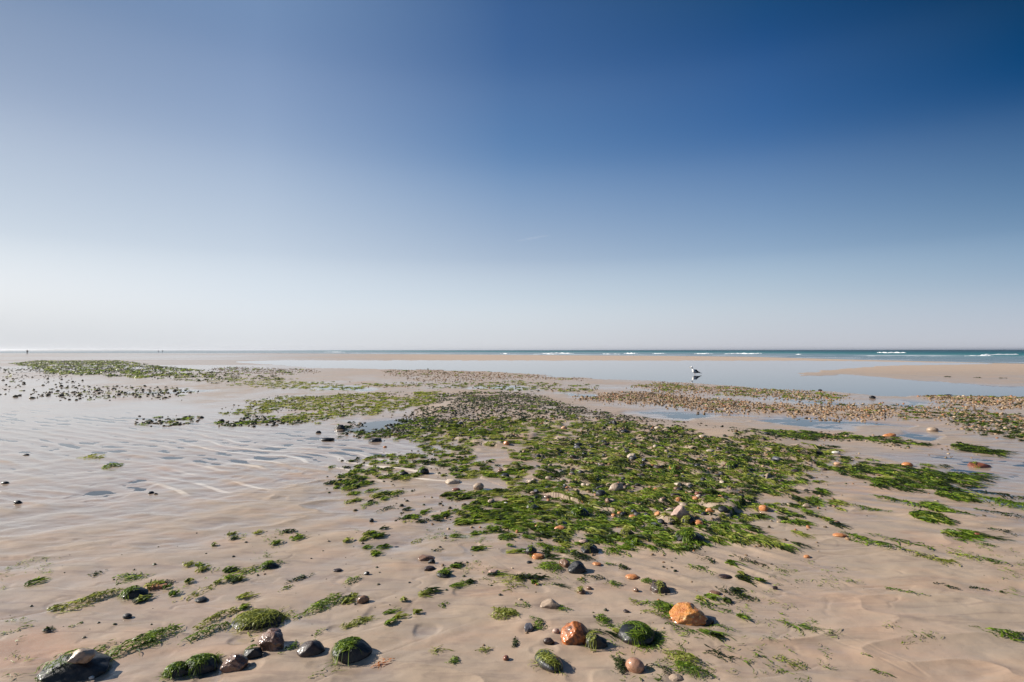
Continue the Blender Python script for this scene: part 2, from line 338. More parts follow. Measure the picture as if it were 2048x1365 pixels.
# ------------------------------------------------------------------ hand-placed weed tufts: px, py, w, h, tone(0 dark..2 yellow), density, lift(0..1), label
TUFTS = [
    (183, 1203, 58, 24, 1.4, 1.0, .5, 'oval clump of pale green weed on bare sand, dark at one end'),
    (120, 1342, 34, 32, .6, .7, .5, 'dark weed fringe at the foot of the big craggy stone'),
    (265, 1158, 62, 15, 1.0, .6, .1, 'thin weed spray with a dark trailing stem near a reddish stone'),
    (334, 1170, 26, 10, .3, .8, .3, 'dark weed tail behind the flat reddish orange stone'),
    (193, 1151, 18, 14, .8, .4, .1, 'tiny green sprig alone above the oval clump'),
    (292, 1284, 72, 40, .8, .9, .4, 'long blurred green clump pointing up the beach, above the weed matted stones'),
    (322, 1265, 28, 18, 1.0, .3, .1, 'faint weed wisp trailing behind the long blurred clump'),
    (436, 1236, 46, 24, 1.5, .9, .4, 'yellow green mound of weed beside the long low black stone'),
    (414, 1267, 54, 22, .7, .8, .4, 'darker green tuft below the yellow green mound'),
    (390, 1190, 44, 24, 1.8, .35, .1, 'sparse yellowish sprig over a small black pebble'),
    (478, 1148, 42, 15, 1.6, .6, .2, 'pale weed streak leading to a dark weedy stone'),
    (530, 1137, 60, 14, 1.0, .7, .3, 'green weed skirt round the dark stone by a bright ripple'),
    (598, 1160, 34, 10, .4, .8, .2, 'small dark green smear of weed on smooth sand'),
    (648, 1209, 54, 38, 1.2, .8, .4, 'fan of green strands sweeping to a dark lower edge'),
    (694, 1200, 24, 26, .8, .9, .5, 'dark green tuft against a white shell fragment'),
    (708, 1163, 32, 20, 1.3, .5, .2, 'pale green star shaped sprig by a small black pebble'),
    (717, 1247, 30, 26, 1.5, .5, .2, 'feathery yellow green rosette on open sand'),
    (637, 1272, 12, 30, .9, .3, .1, 'thin upright thread of weed between two stones'),
    (585, 1299, 30, 22, .9, .6, .3, 'green wisp between the brown rock and leaf shaped stone'),
    (571, 1235, 18, 26, 1.7, .4, .1, 'bright yellow green blade beside the long low black stone'),
    (660, 1346, 60, 12, 1.2, .12, .05, 'very thin weed threads near the bottom edge'),
    (570, 1181, 22, 8, 1.2, .5, .1, 'short green dash of weed on a thin line of wrack'),
    (874, 1309, 54, 10, 1.5, .4, .1, 'yellow green weed streak leading down to a dark tip'),
    (908, 1328, 20, 18, .6, 1.0, .2, 'dark green wedge of weed at the end of a pale streak'),
    (970, 1305, 32, 18, 1.4, .5, .1, 'short slanting yellow green streak alone on sand'),
    (886, 1214, 16, 16, 1.2, .5, .1, 'curled green blade alone on smooth sand'),
    (836, 1083, 22, 12, 1.0, .5, .2, 'small pale tuft above the heap of three stones'),
    (868, 1105, 30, 5, .5, .3, .1, 'thin dark strand beside the flat reddish slab'),
    (822, 1037, 56, 7, .3, .8, .2, 'long dark ribbon of weed lying across pale sand'),
    (848, 1045, 26, 9, .7, .8, .3, 'dark end knot under the long dark ribbon'),
    (813, 1047, 30, 8, 1.6, .5, .1, 'yellow green shreds under the long dark ribbon'),
    (1015, 1080, 34, 14, 1.2, 1.0, .4, 'compact bright green mound with a fine tail'),
    (1020, 1164, 62, 36, 1.6, .5, .2, 'wide pale weed spray ending in a dark root'),
    (1040, 1160, 26, 22, .7, .9, .5, 'dark root of a wide pale weed spray'),
    (1008, 1233, 50, 32, 1.3, 1.0, .5, 'rounded yellow green clump with a dark shaded side'),
    (1046, 1217, 30, 16, .9, .4, .1, 'broken green wisp above the rounded clump'),
    (1030, 1290, 11, 26, .5, .8, .2, 'narrow dark blade standing on edge below the slate stone'),
    (1076, 1256, 28, 30, .7, .7, .3, 'dark frond between the slate stone and a pink pebble'),
    (1208, 1248, 28, 32, 1.0, .8, .3, 'green tuft between the orange crested rock and the weed dome'),
    (1296, 1295, 40, 12, .3, .9, .3, 'dark trailing hem of the weed dome'),
    (1330, 1222, 50, 46, .8, 1.0, .4, 'shaggy green mat beside the vivid orange rock'),
    (1310, 1237, 40, 18, 1.3, .35, .1, 'brownish buried weed between the dome and the orange rock'),
    (1424, 1217, 62, 16, 1.0, .5, .1, 'lacy grey green spray behind the vivid orange rock'),
    (1375, 1268, 60, 12, .8, .6, .2, 'broken streak of weed below the vivid orange rock'),
    (1446, 1258, 48, 12, 1.1, .5, .1, 'thin weed streak trailing from the shade of the orange rock'),
    (1240, 1335, 24, 46, .6, .9, .4, 'tall dark tuft beside the pink brown egg shaped pebble'),
    (1370, 1322, 56, 34, 1.0, 1.0, .5, 'large green clump with a raised dark lip at the bottom edge'),
    (1382, 1345, 56, 34, .8, 1.0, .6, 'second large clump, shining dark green, cut by the bottom edge'),
    (1328, 1347, 40, 16, .5, .5, .2, 'dark strand reaching the large clump from open sand'),
    (1440, 1314, 68, 16, .7, .5, .1, 'long slanting dark rope of weed over pale shreds'),
    (1518, 1316, 30, 16, .8, .3, .1, 'few dark green crumbs of weed near the bottom edge'),
    (1582, 1327, 38, 26, .9, .35, .1, 'branching little weed sprig on bare sand'),
    (1612, 1262, 76, 16, 1.0, .5, .1, 'long slanting green sprig alone on the sand slope'),
    (2020, 1278, 54, 20, .6, .7, .2, 'dark weed pair at the right edge on bare sand'),
    (1815, 1193, 42, 8, 1.1, .5, .1, 'single slim green strand on the sand slope'),
    (1735, 1320, 14, 5, .7, .5, .1, 'tiny dark speck of weed on the sand slope'),
    (1770, 1352, 26, 9, .7, .5, .1, 'small dark shred of weed close to the bottom edge'),
    (1895, 1180, 30, 5, .5, .5, .1, 'thin dark dash of weed on the sand slope'),
    (1960, 1184, 22, 5, .5, .5, .1, 'second thin dark dash of weed, nearer the right edge'),
    (2006, 1192, 10, 5, .5, .5, .1, 'dark crumb of weed beside thin dark dashes'),
    (1480, 1196, 48, 14, .5, .8, .3, 'dark green torpedo of weed behind the vivid orange rock'),
    (1497, 1128, 42, 11, .5, .7, .2, 'dark slanting weed streak on smooth sand'),
    (1397, 1143, 44, 16, .9, .5, .1, 'speckled weed streak on smooth sand beyond the fin shaped stone'),
    (1410, 1122, 36, 16, .5, .3, .2, 'thin curved weed stem with a dark foot'),
    (1297, 1170, 24, 14, .8, .8, .3, 'small green puff against the fin shaped stone'),
    (1195, 1161, 50, 9, .5, .5, .2, 'dark arc of weed sweeping away from the black hump'),
    (1228, 1172, 36, 16, .7, .6, .3, 'dark comma shaped weed at the end of an arc'),
    (1165, 1165, 26, 12, 1.3, .4, .1, 'pale shreds under the dark arc of weed'),
    (1102, 1140, 44, 30, 1.3, 1.0, .5, 'domed pale green clump beside the black humped stone'),
    (1117, 1100, 50, 16, 1.2, .8, .3, 'green swoosh under a dark lens shaped hollow'),
    (1161, 1117, 44, 26, .5, 1.0, .5, 'dark speckled weed mound above the black humped stone'),
    (1232, 1107, 42, 18, .7, .9, .4, 'oval green tuft with long hairs on clear sand'),
    (1247, 1138, 16, 17, .4, .9, .5, 'upright dark green knob of weed'),
    (1219, 1133, 22, 9, .8, .7, .2, 'low green tuft beside the upright knob'),
    (1302, 1105, 44, 9, .9, .5, .1, 'thin slanting weed line leading to a faint orange stain'),
    (1345, 1110, 20, 8, .9, .3, .1, 'few green crumbs right of a thin slanting line'),
    (1128, 1222, 30, 16, 1.0, .6, .2, 'green sprig on the end of the half buried slab'),
    (1270, 1210, 24, 20, 1.5, .4, .1, 'broken yellow green sprig on the pale sand channel'),
    (1200, 1045, 56, 18, 1.1, .8, .2, 'bright weed fringe hanging below the main bed'),
    (1285, 1083, 30, 8, 1.0, .3, .1, 'sparse shreds beside a small dark stone'),
    (1750, 1092, 66, 22, .9, .9, .3, 'dense slanting clump with a reddish stone inside, tip of the weed streams'),
    (1800, 1088, 60, 9, .9, .7, .2, 'long thin streamer leading right from the dense clump'),
    (1870, 1123, 60, 16, 1.5, .6, .1, 'yellow green sinking streak of weed under a film'),
    (1928, 1118, 20, 12, .9, .5, .1, 'short green squiggle between two streaks'),
    (1972, 1126, 44, 10, .8, .6, .1, 'dark jagged streak of weed near the right edge'),
    (1945, 1091, 46, 9, 1.0, .5, .1, 'thin green hook of weed under a tiny red pebble'),
    (2010, 1067, 30, 14, .3, .3, .1, 'dim grey green sprig sunk in the film of water'),
    (1898, 1025, 44, 14, 1.2, .9, .2, 'bright green lens of weed at the edge of the pale film'),
    (1870, 1033, 34, 8, 1.0, .6, .1, 'small lens of weed left of a bright green one'),
    (1735, 1020, 50, 12, .9, .7, .2, 'pair of short dark streaks in line on the sand'),
    (1820, 1010, 60, 16, .9, .8, .2, 'flat streaming clump below the weed streams'),
    (2024, 1010, 60, 26, .7, 1.0, .4, 'thick dark weed raft at the right edge in the film'),
    (2008, 992, 60, 8, .2, .9, .2, 'dark brown strip of weed above the thick raft'),
    (2020, 1033, 50, 8, .6, .7, .2, 'thin lower fringe of the thick raft'),
    (227, 932, 26, 10, 1.3, .9, .4, 'lone small green mound on the rippled wet flat'),
    (190, 913, 40, 9, 1.3, .3, .1, 'two faint weed lines on the rippled wet flat'),
    (28, 1268, 34, 8, 1.1, .4, .1, 'thin green V of strands near the left edge'),
    (155, 1255, 16, 8, .9, .4, .1, 'two tiny weed flecks above the big craggy stone'),
    (200, 1305, 40, 22, 1.3, .25, .1, 'pale sunken weed beside the crest of the big craggy stone'),
    (765, 1333, 40, 10, 3.0, .5, .1, 'shred of bright orange weed lying flat near the bottom edge'),
    (710, 945, 32, 12, .8, .8, .3, 'dark topped weed scrap beside an orange stain'),
    (700, 958, 30, 10, 1.0, .6, .2, 'slanting green scrap below a dark topped one'),
    (790, 992, 30, 9, .9, .6, .3, 'low weed dome on rippled sand left of the bed'),
    (740, 1010, 28, 14, 1.1, .6, .2, 'small upright weed sprig left of the bed'),
    (770, 1020, 36, 9, .5, .7, .2, 'dark weed ribbon just below a sprig'),
    (1898, 755, 5, 1.2, .2, 1.0, .5, 'dark weed lump alone on the far sand spit, largest of its line'),
    (1955, 756.5, 3, 1, .2, 1.0, .5, 'small dark weed lump on the far sand spit between two others'),
    (2010, 758, 6, .8, .3, .7, .3, 'low dark weed scraps at the end of the far sand spit line'),
    (1575, 768, 4, 1, .3, .8, .3, 'dark weed scrap lying in the big still pool'),
    (1548, 767, 6, .8, .3, .5, .2, 'faint weed scraps in a line in the big still pool'),
    (570, 1068, 14, 9, 1.2, .7, .2, 'tiny green mound among faint bright ripples'),
]

# ------------------------------------------------------------------ scatter zones (polygons in photograph pixels)
Z_BANK = [(885, 792), (960, 786), (1060, 792), (1130, 812), (1200, 832), (1300, 850), (1400, 866), (1500, 880), (1620, 892), (1560, 905), (1420, 892), (1290, 884), (1180, 872), (1060, 858), (960, 852), (880, 862), (790, 876), (735, 868), (760, 850), (830, 842), (850, 815)]
Z_WEED = [(800, 858), (880, 846), (1000, 842), (1160, 850), (1300, 862), (1450, 880), (1560, 890), (1640, 888), (1700, 915), (1780, 940), (1890, 952), (1900, 962), (1800, 972), (1690, 966), (1600, 985), (1700, 1000), (1690, 1030), (1640, 1045), (1690, 1070), (1560, 1060), (1450, 1062), (1380, 1075), (1300, 1050), (1200, 1030), (1090, 1035), (1000, 1018), (900, 1005), (875, 975), (900, 950), (975, 930), (1000, 905), (930, 900), (860, 905), (795, 880)]
Z_WEEDCORE = [(870, 850), (1000, 845), (1160, 852), (1300, 866), (1450, 885), (1560, 893), (1640, 900), (1620, 940), (1540, 955), (1500, 990), (1460, 1040), (1380, 1060), (1300, 1040), (1200, 1022), (1120, 1000), (1030, 985), (960, 960), (1040, 930), (1040, 905), (960, 890), (900, 880)]
Z_TAN = [(1140, 798), (1230, 786), (1330, 788), (1420, 800), (1500, 806), (1600, 812), (1700, 818), (1770, 826), (1750, 842), (1640, 836), (1540, 826), (1430, 826), (1330, 812), (1240, 806)]
Z_TAN2 = [(1260, 774), (1330, 766), (1420, 774), (1540, 780), (1640, 786), (1700, 796), (1660, 804), (1560, 798), (1430, 790), (1340, 786)]
Z_FAR_R = [(1840, 792), (1900, 788), (1980, 792), (2070, 795), (2070, 820), (1960, 818), (1880, 806)]
Z_RSTRIP = [(1900, 838), (1960, 828), (2070, 838), (2070, 882), (1990, 870), (1930, 860)]
Z_RMID = [(1620, 808), (1760, 812), (1900, 818), (1990, 826), (1900, 842), (1800, 838), (1700, 822)]
Z_RLOW = [(1500, 866), (1600, 868), (1720, 880), (1810, 890), (1800, 900), (1700, 898), (1590, 886)]
Z_RSTREAM = [(1830, 890), (1900, 895), (2000, 908), (1990, 918), (1900, 915), (1840, 905)]
Z_LWEED = [(480, 812), (560, 796), (640, 792), (760, 786), (880, 786), (880, 800), (860, 815), (790, 822), (700, 835), (640, 845), (560, 848), (450, 846), (420, 838), (470, 826)]
Z_LEDGE = [(275, 842), (330, 836), (450, 834), (560, 838), (600, 848), (450, 852), (330, 851), (280, 850)]
Z_BAR = [(690, 850), (780, 838), (860, 828), (900, 850), (800, 880), (740, 876), (690, 868)]
Z_FARL = [(20, 728), (70, 722), (240, 722), (300, 730), (420, 745), (560, 755), (570, 762), (430, 766), (300, 758), (180, 752), (90, 748), (60, 735)]
Z_FARLROCK = [(180, 738), (280, 736), (330, 745), (260, 752), (180, 748)]
Z_LDARK = [(110, 778), (190, 774), (330, 776), (400, 782), (350, 798), (200, 800), (60, 798)]
Z_LSPECK = [(0, 735), (90, 738), (160, 760), (180, 790), (0, 800)]
Z_BROWN1 = [(420, 738), (480, 735), (620, 740), (640, 745), (560, 750), (440, 746)]
Z_BROWN2 = [(760, 742), (820, 738), (900, 742), (1060, 750), (1180, 758), (1160, 762), (1040, 758), (960, 764), (850, 764), (800, 756)]
Z_MIDW = [(740, 772), (800, 766), (900, 768), (1040, 764), (1180, 772), (1200, 784), (1060, 784), (900, 778), (760, 778)]
Z_LW2 = [(440, 764), (560, 760), (700, 766), (800, 772), (700, 782), (560, 778), (440, 770)]
Z_FRINGE = [(870, 990), (1000, 1005), (1200, 1020), (1380, 1060), (1560, 1060), (1700, 1060), (1760, 1100), (1500, 1110), (1380, 1120), (1200, 1100), (1000, 1070), (900, 1030)]
Z_LFRINGE = [(690, 930), (800, 900), (930, 900), (980, 925), (880, 955), (880, 1010), (980, 1040), (860, 1050), (700, 1010), (660, 970)]
Z_RFRINGE = [(1700, 1000), (1900, 990), (2000, 1020), (1900, 1080), (1700, 1060)]
Z_MIDFG = [(900, 1060), (1200, 1060), (1520, 1080), (1560, 1160), (1450, 1290), (1000, 1300), (880, 1180)]
Z_LFG = [(150, 1120), (500, 1060), (850, 1060), (900, 1250), (560, 1300), (60, 1300)]
Z_R3 = [(1650, 935), (1900, 935), (1960, 950), (1880, 985), (1700, 985)]
Z_SW = [(1240, 782), (1420, 786), (1600, 800), (1760, 815), (1600, 812), (1400, 800), (1240, 792)]

# ------------------------------------------------------------------ terrain height
SHORE = [(-3000, 707), (0, 706.2), (500, 706.2), (1000, 709.5), (1300, 711.5), (1500, 713.5), (1700, 719), (2048, 727.5), (3000, 745)]


def shore_y(px):
    return np.interp(px, *zip(*SHORE))


def ripples(x, y, lam, ang, s):
    w = 0.34 * noise(x * 0.45, y * 0.45, s) + 0.18 * noise(x * 1.6, y * 1.6, s + 5)
    ph = (x * math.cos(ang) + y * math.sin(ang)) / lam + w / lam * 0.5
    c = 0.5 + 0.5 * np.cos(2 * math.pi * ph)
    return c


HOLLOWS = []


def zones(x, y):
    px, py = pix(x, np.maximum(y, 0.6))
    px = np.clip(px, -1500, 3600)
    py = np.clip(py, 700.5, 1700)
    k = (py - 701)
    qx = px + 0.35 * k * noise(x * 0.5, y * 0.22, 3)
    qy = py + 0.055 * k * fbm(x * 0.9, y * 0.35, 11, 4)
    return px, py, qx, qy


def height(x, y, full=False):
    x = np.asarray(x, float)
    y = np.asarray(y, float)
    px, py, qx, qy = zones(x, y)
    r = np.hypot(x, y)
    h = np.full(x.shape, 0.016)
    # big still pool behind the shoals and its spit
    pool = band(qx, qy, [(470, 724), (560, 721.5), (1600, 722.5), (1700, 723), (2048, 729)], [(470, 724), (560, 731), (620, 736), (760, 738.5), (870, 740), (1000, 744.5), (1170, 757), (1300, 763), (1420, 770), (1560, 777.5), (1640, 782), (1760, 790), (2048, 794)], 3.0)
    spit = band(qx, qy, [(1575, 752), (1680, 738), (1780, 731), (2048, 727)], [(1575, 752), (1700, 751.5), (1760, 754), (1830, 763), (1900, 770), (2048, 776)], 3.0)
    pool = pool * (1 - spit)
    h = h - 0.075 * pool
    # small pools
    for t, b in (
        ([(1470, 797), (1540, 796), (1720, 803)], [(1470, 798), (1560, 804), (1720, 810)]),
        ([(1070, 789), (1100, 786), (1210, 788)], [(1070, 791), (1140, 796), (1210, 794)]),
        ([(1180, 826), (1250, 816), (1400, 822), (1560, 829)], [(1180, 834), (1260, 838), (1380, 842), (1560, 836)]),
        ([(1500, 838), (1560, 828), (1700, 838), (1800, 846)], [(1500, 842), (1600, 858), (1700, 864), (1800, 854)]),
        ([(1780, 803), (1800, 800), (1870, 804)], [(1780, 806), (1830, 812), (1870, 809)]),
        ([(920, 776), (980, 771), (1080, 778)], [(920, 778), (1000, 784), (1080, 781)]),
        ([(640, 858), (700, 845), (790, 838), (860, 828)], [(640, 866), (700, 864), (790, 856), (860, 836)]),
        ([(270, 784), (330, 779), (440, 776)], [(270, 788), (350, 792), (440, 784)]),
        ([(590, 776), (640, 772), (760, 776)], [(590, 779), (680, 784), (760, 780)]),
        ([(1740, 868), (1780, 862), (1850, 872)], [(1740, 872), (1800, 884), (1850, 880)]),
        
    ):
        h = h - 0.021 * pool_band(qx + 25 * noise(x * 1.4, y * .9, 881), qy + 3.0 * noise(x * 1.7, y * .8, 883), t, b, 9)
    # films of water lying in the ripples of the flat
    film = (1.0 * blob(qx, qy, 60, 850, 560, 52) + .8 * blob(qx, qy, 560, 895, 330, 42) + .62 * blob(qx, qy, 120, 930, 480, 90) + .5 * blob(qx, qy, 30, 780, 180, 30)
            + .55 * blob(qx, qy, 60, 730, 400, 12) + .85 * blob(qx, qy, 2010, 980, 130, 75) + .75 * blob(qx, qy, 1930, 930, 110, 40) + .7 * blob(qx, qy, 1800, 915, 90, 16) + .30 * blob(qx, qy, 60, 1080, 300, 70) + .55 * blob(qx, qy, 1500, 812, 300, 10)
            + .4 * blob(qx, qy, 800, 905, 120, 16))
    film = np.clip(film, 0, 1)
    h = h - 0.0145 * film
    # mounded banks
    bank = np.exp(-((py - np.interp(px, [850, 950, 1060, 1200, 1400, 1600], [835, 818, 822, 848, 868, 885])) / np.interp(px, [850, 1000, 1600], [16, 22, 10])) ** 2) * sstep(820, 900, px) * (1 - sstep(1480, 1660, px))
    h = h + 0.10 * bank
    tan = band(px, py, [(1200, 788), (1400, 800), (1600, 813), (1770, 824)], [(1200, 802), (1400, 816), (1600, 832), (1770, 842)], 9)
    h = h + 0.012 * tan
    wbed = inpoly(px, py, Z_WEEDCORE).astype(float) * 0.5
    h = h + 0.012 * wbed * (1 + noise(x * 1.3, y * 1.3, 9)) + .075 * wbed * sstep(.05, .8, noise(x * 3.6, y * 4.2, 801)) * sstep(22, 12, r)
    # beach falls to the sea
    sh = shore_y(qx)
    h = h - 0.25 * sstep(1.0, -4.0, py - sh)
    # ------------ fine relief
    fade = 1 / (1 + (r / 28) ** 2)
    rz = np.clip(1.2 * blob(px, py, 470, 930, 330, 95) + 1.1 * blob(px, py, 120, 900, 420, 110) + 1.2 * blob(px, py, 660, 1050, 300, 120) + .5 * blob(px, py, 300, 1080, 380, 90) + .25 * blob(px, py, 1800, 1180, 340, 120) + .8 * blob(px, py, 1980, 960, 160, 90), 0, 1)
    c1 = ripples(x, y, 0.31, R(60), 21)
    patch = sstep(-.35, .35, noise(x * .55 + 3, y * .4, 77))
    h = h + rz * (0.006 * (c1 ** 2.0) * (.35 + .65 * patch) - 0.002) * np.minimum(1, fade * 2)
    c2 = ripples(x + 5, y, 0.21, R(62), 31)
    h = h + 0.0018 * (c2 ** 1.5) * fade * (1 - pool)
    # soft drainage mounds, long across the view
    h = h + 0.0065 * fbm(x * .75, y * 1.5, 41, 3) * fade * (1 - .7 * film)
    ridge = 1 - np.abs(fbm(x * .9 + y * .25, y * 2.3 - x * .3, 51, 3))
    h = h + 0.012 * (np.maximum(ridge - .72, 0) / .28) ** 2 * fade * (1 - .75 * film) * sstep(-.2, .5, noise(x * .5, y * .5, 61))
    near = 1 / (1 + (r / 6) ** 2)
    gul = np.abs(fbm(x * 2.2 + y * .5, y * 4.5 - x * .8, 71, 3))
    h = h - 0.004 * sstep(.10, .0, gul) * near * sstep(-.1, .6, noise(x * .8 + 9, y * .8, 81))
    lf = sstep(1150, 750, px)
    for (dg, wt, sd) in ((48, lf, 701), (-34, 1 - lf, 721)):
        sn, cs = math.sin(R(dg)), math.cos(R(dg))
        u, v = x * sn + y * cs, x * cs - y * sn
        v = v + .10 * noise(u * 1.4, v * 1.4, sd + 3)
        st = noise(u * 1.1, v * 3.6, sd)
        tooth = np.abs(fbm(u * .75, v * 2.6, sd + 5, 3))
        h = h - wt * near * .002 * sstep(.05, .0, tooth) * sstep(.35, .7, st)
        h = h + wt * near * .012 * fbm(u * 1.0, v * 3.4, sd + 9, 3)
    mid = 1 / (1 + (r / 9) ** 4)
    dm = fbm(x * 2.6 + .5 * y, y * 4.2 - .6 * x, 741, 3)
    h = h + mid * .0145 * dm * sstep(-.5, .4, noise(x * .6, y * .6, 743))
    h = h + mid * .018 * np.maximum(ripples(x + 1.7 * noise(x * .3, y * .3, 5), y, .26, R(58), 747) - .35, 0) ** 1.5 * sstep(-.1, .6, noise(x * .8, y * .7, 749))
    h = h - mid * .007 * sstep(.35, .75, noise(x * 6.5, y * 8.5, 751)) * sstep(0, .5, noise(x * .9, y, 753))
    h = h + 0.0048 * fbm(x * 5, y * 8, 91, 3) * near + 0.0008 * fbm(x * 26, y * 34, 95, 2) * near
    for (cx, cy, a, d) in HOLLOWS:
        m = (np.abs(x - cx) < a * 4) & (np.abs(y - cy) < a * 4)
        if m.any():
            dx, dy = x[m] - cx, y[m] - cy
            q = np.hypot(dx, dy * .9) / a
            lee = np.exp(-(((dx + .2 * a) / (1.6 * a)) ** 2 + ((dy - 1.7 * a) / (1.1 * a)) ** 2))
            h[m] += -d * np.exp(-(q / 1.25) ** 4) * .8 + d * .8 * lee * (q > .9)
    if not full:
        return h
    return h, dict(px=px, py=py, pool=pool, film=film, rz=rz, c1=c1, patch=patch, fade=fade, spit=spit)


def hz(x, y):
    return float(height(np.array([x]), np.array([y]))[0])


for s in STONES:
    if s[2] >= 24 and s[1] > 1080:
        x, y = at(s[0], s[1] + s[3] * .3)
        HOLLOWS.append((x, y, s[2] * math.hypot(x, y) / FPX * .5, 0.004 + 0.00008 * s[2]))


# ------------------------------------------------------------------ mesh and property helpers
def mesh_obj(name, verts, faces, mat=None, parent=None, smooth=True, attrs=None, loc=None):
    me = bpy.data.meshes.new(name)
    verts = np.asarray(verts, np.float32)
    me.vertices.add(len(verts))
    me.vertices.foreach_set('co', verts.ravel())
    if isinstance(faces, np.ndarray):
        nf, k = faces.shape
        me.loops.add(nf * k)
        me.loops.foreach_set('vertex_index', faces.astype(np.int32).ravel())
        me.polygons.add(nf)
        me.polygons.foreach_set('loop_start', np.arange(0, nf * k, k, dtype=np.int32))
    else:
        me.loops.add(sum(len(f) for f in faces))
        me.loops.foreach_set('vertex_index', np.array([i for f in faces for i in f], np.int32))
        me.polygons.add(len(faces))
        me.polygons.foreach_set('loop_start', np.cumsum([0] + [len(f) for f in faces[:-1]]).astype(np.int32))
    me.update(calc_edges=True)
    me.polygons.foreach_set('use_smooth', np.full(len(me.polygons), smooth))
    for k, v in (attrs or {}).items():
        a = me.attributes.new(k, 'FLOAT', 'POINT')
        a.data.foreach_set('value', np.asarray(v, np.float32))
    if mat:
        me.materials.append(mat)
    o = bpy.data.objects.new(name, me)
    C.objects.link(o)
    if parent:
        o.parent = parent
    if loc is not None:
        o.location = loc
    return o


def tag(o, label=None, cat=None, group=None, kind=None):
    if label:
        o['label'] = label
    if cat:
        o['category'] = cat
    if group:
        o['group'] = group
    if kind:
        o['kind'] = kind
    return o


def empty(name, loc, rz=0.0):
    o = bpy.data.objects.new(name, None)
    o.empty_display_size = .1
    C.objects.link(o)
    o.location = loc
    o.rotation_euler = (0, 0, rz)
    return o


# ------------------------------------------------------------------ materials
class NT:
    def __init__(s, name):
        s.m = bpy.data.materials.new(name)
        s.m.use_nodes = True
        s.t = s.m.node_tree
        s.n, s.l = s.t.nodes, s.t.links
        s.b = s.n["Principled BSDF"]
        s.out = s.n["Material Output"]

    def node(s, typ, **kw):
        n = s.n.new('ShaderNode' + typ)
        for k, v in kw.items():
            setattr(n, k, v)
        return n

    def inp(s, sock, v):
        if isinstance(v, bpy.types.NodeSocket):
            s.l.new(v, sock)
        elif v is not None:
            sock.default_value = (*v, 1) if isinstance(v, tuple) and len(v) == 3 and sock.type == 'RGBA' else v

    def noise(s, scale, detail=4, rough=.55, vec=None, dist=0):
        n = s.node('TexNoise')
        n.inputs['Scale'].default_value = scale
        n.inputs['Detail'].default_value = detail
        n.inputs['Roughness'].default_value = rough
        n.inputs['Distortion'].default_value = dist
        s.l.new(vec if vec is not None else s.pos(), n.inputs['Vector'])
        return n.outputs['Fac']

    def pos(s):
        if not hasattr(s, '_p'):
            s._p = s.node('TexCoord').outputs['Object']
        return s._p

    def mapping(s, scale, rot=(0, 0, 0)):
        n = s.node('Mapping')
        n.inputs['Scale'].default_value = scale
        n.inputs['Rotation'].default_value = rot
        s.l.new(s.pos(), n.inputs['Vector'])
        return n.outputs[0]

    def rng(s, v, a, b, c=0., d=1.):
        n = s.node('MapRange')
        n.interpolation_type = 'SMOOTHSTEP'
        s.inp(n.inputs['Value'], v)
        for k, q in zip(('From Min', 'From Max', 'To Min', 'To Max'), (a, b, c, d)):
            s.inp(n.inputs[k], q)
        return n.outputs[0]

    def mix(s, f, a, b, mode='MIX'):
        n = s.node('Mix', data_type='RGBA', blend_type=mode)
        s.inp(n.inputs[0], f)
        s.inp(n.inputs[6], a)
        s.inp(n.inputs[7], b)
        return n.outputs[2]

    def math(s, op, a, b=0.):
        n = s.node('Math', operation=op)
        s.inp(n.inputs[0], a)
        s.inp(n.inputs[1], b)
        return n.outputs[0]

    def attr(s, name):
        return s.node('Attribute', attribute_name=name).outputs['Fac']

    def bump(s, h, strength=.3, dist=.01, normal=None):
        n = s.node('Bump')
        n.inputs['Strength'].default_value = strength
        n.inputs['Distance'].default_value = dist
        s.l.new(h, n.inputs['Height'])
        if normal is not None:
            s.l.new(normal, n.inputs['Normal'])
        return n.outputs[0]

    def ramp(s, f, stops, interp='LINEAR'):
        n = s.node('ValToRGB')
        n.color_ramp.interpolation = interp
        e = n.color_ramp.elements
        while len(e) < len(stops):
            e.new(.5)
        for i, (p, c) in enumerate(stops):
            e[i].position = p
            e[i].color = (*c, 1)
        s.l.new(f, n.inputs[0])
        return n.outputs[0]

    def set(s, **kw):
        for k, v in kw.items():
            s.inp(s.b.inputs[k.replace('_', ' ')], v)
        return s.m


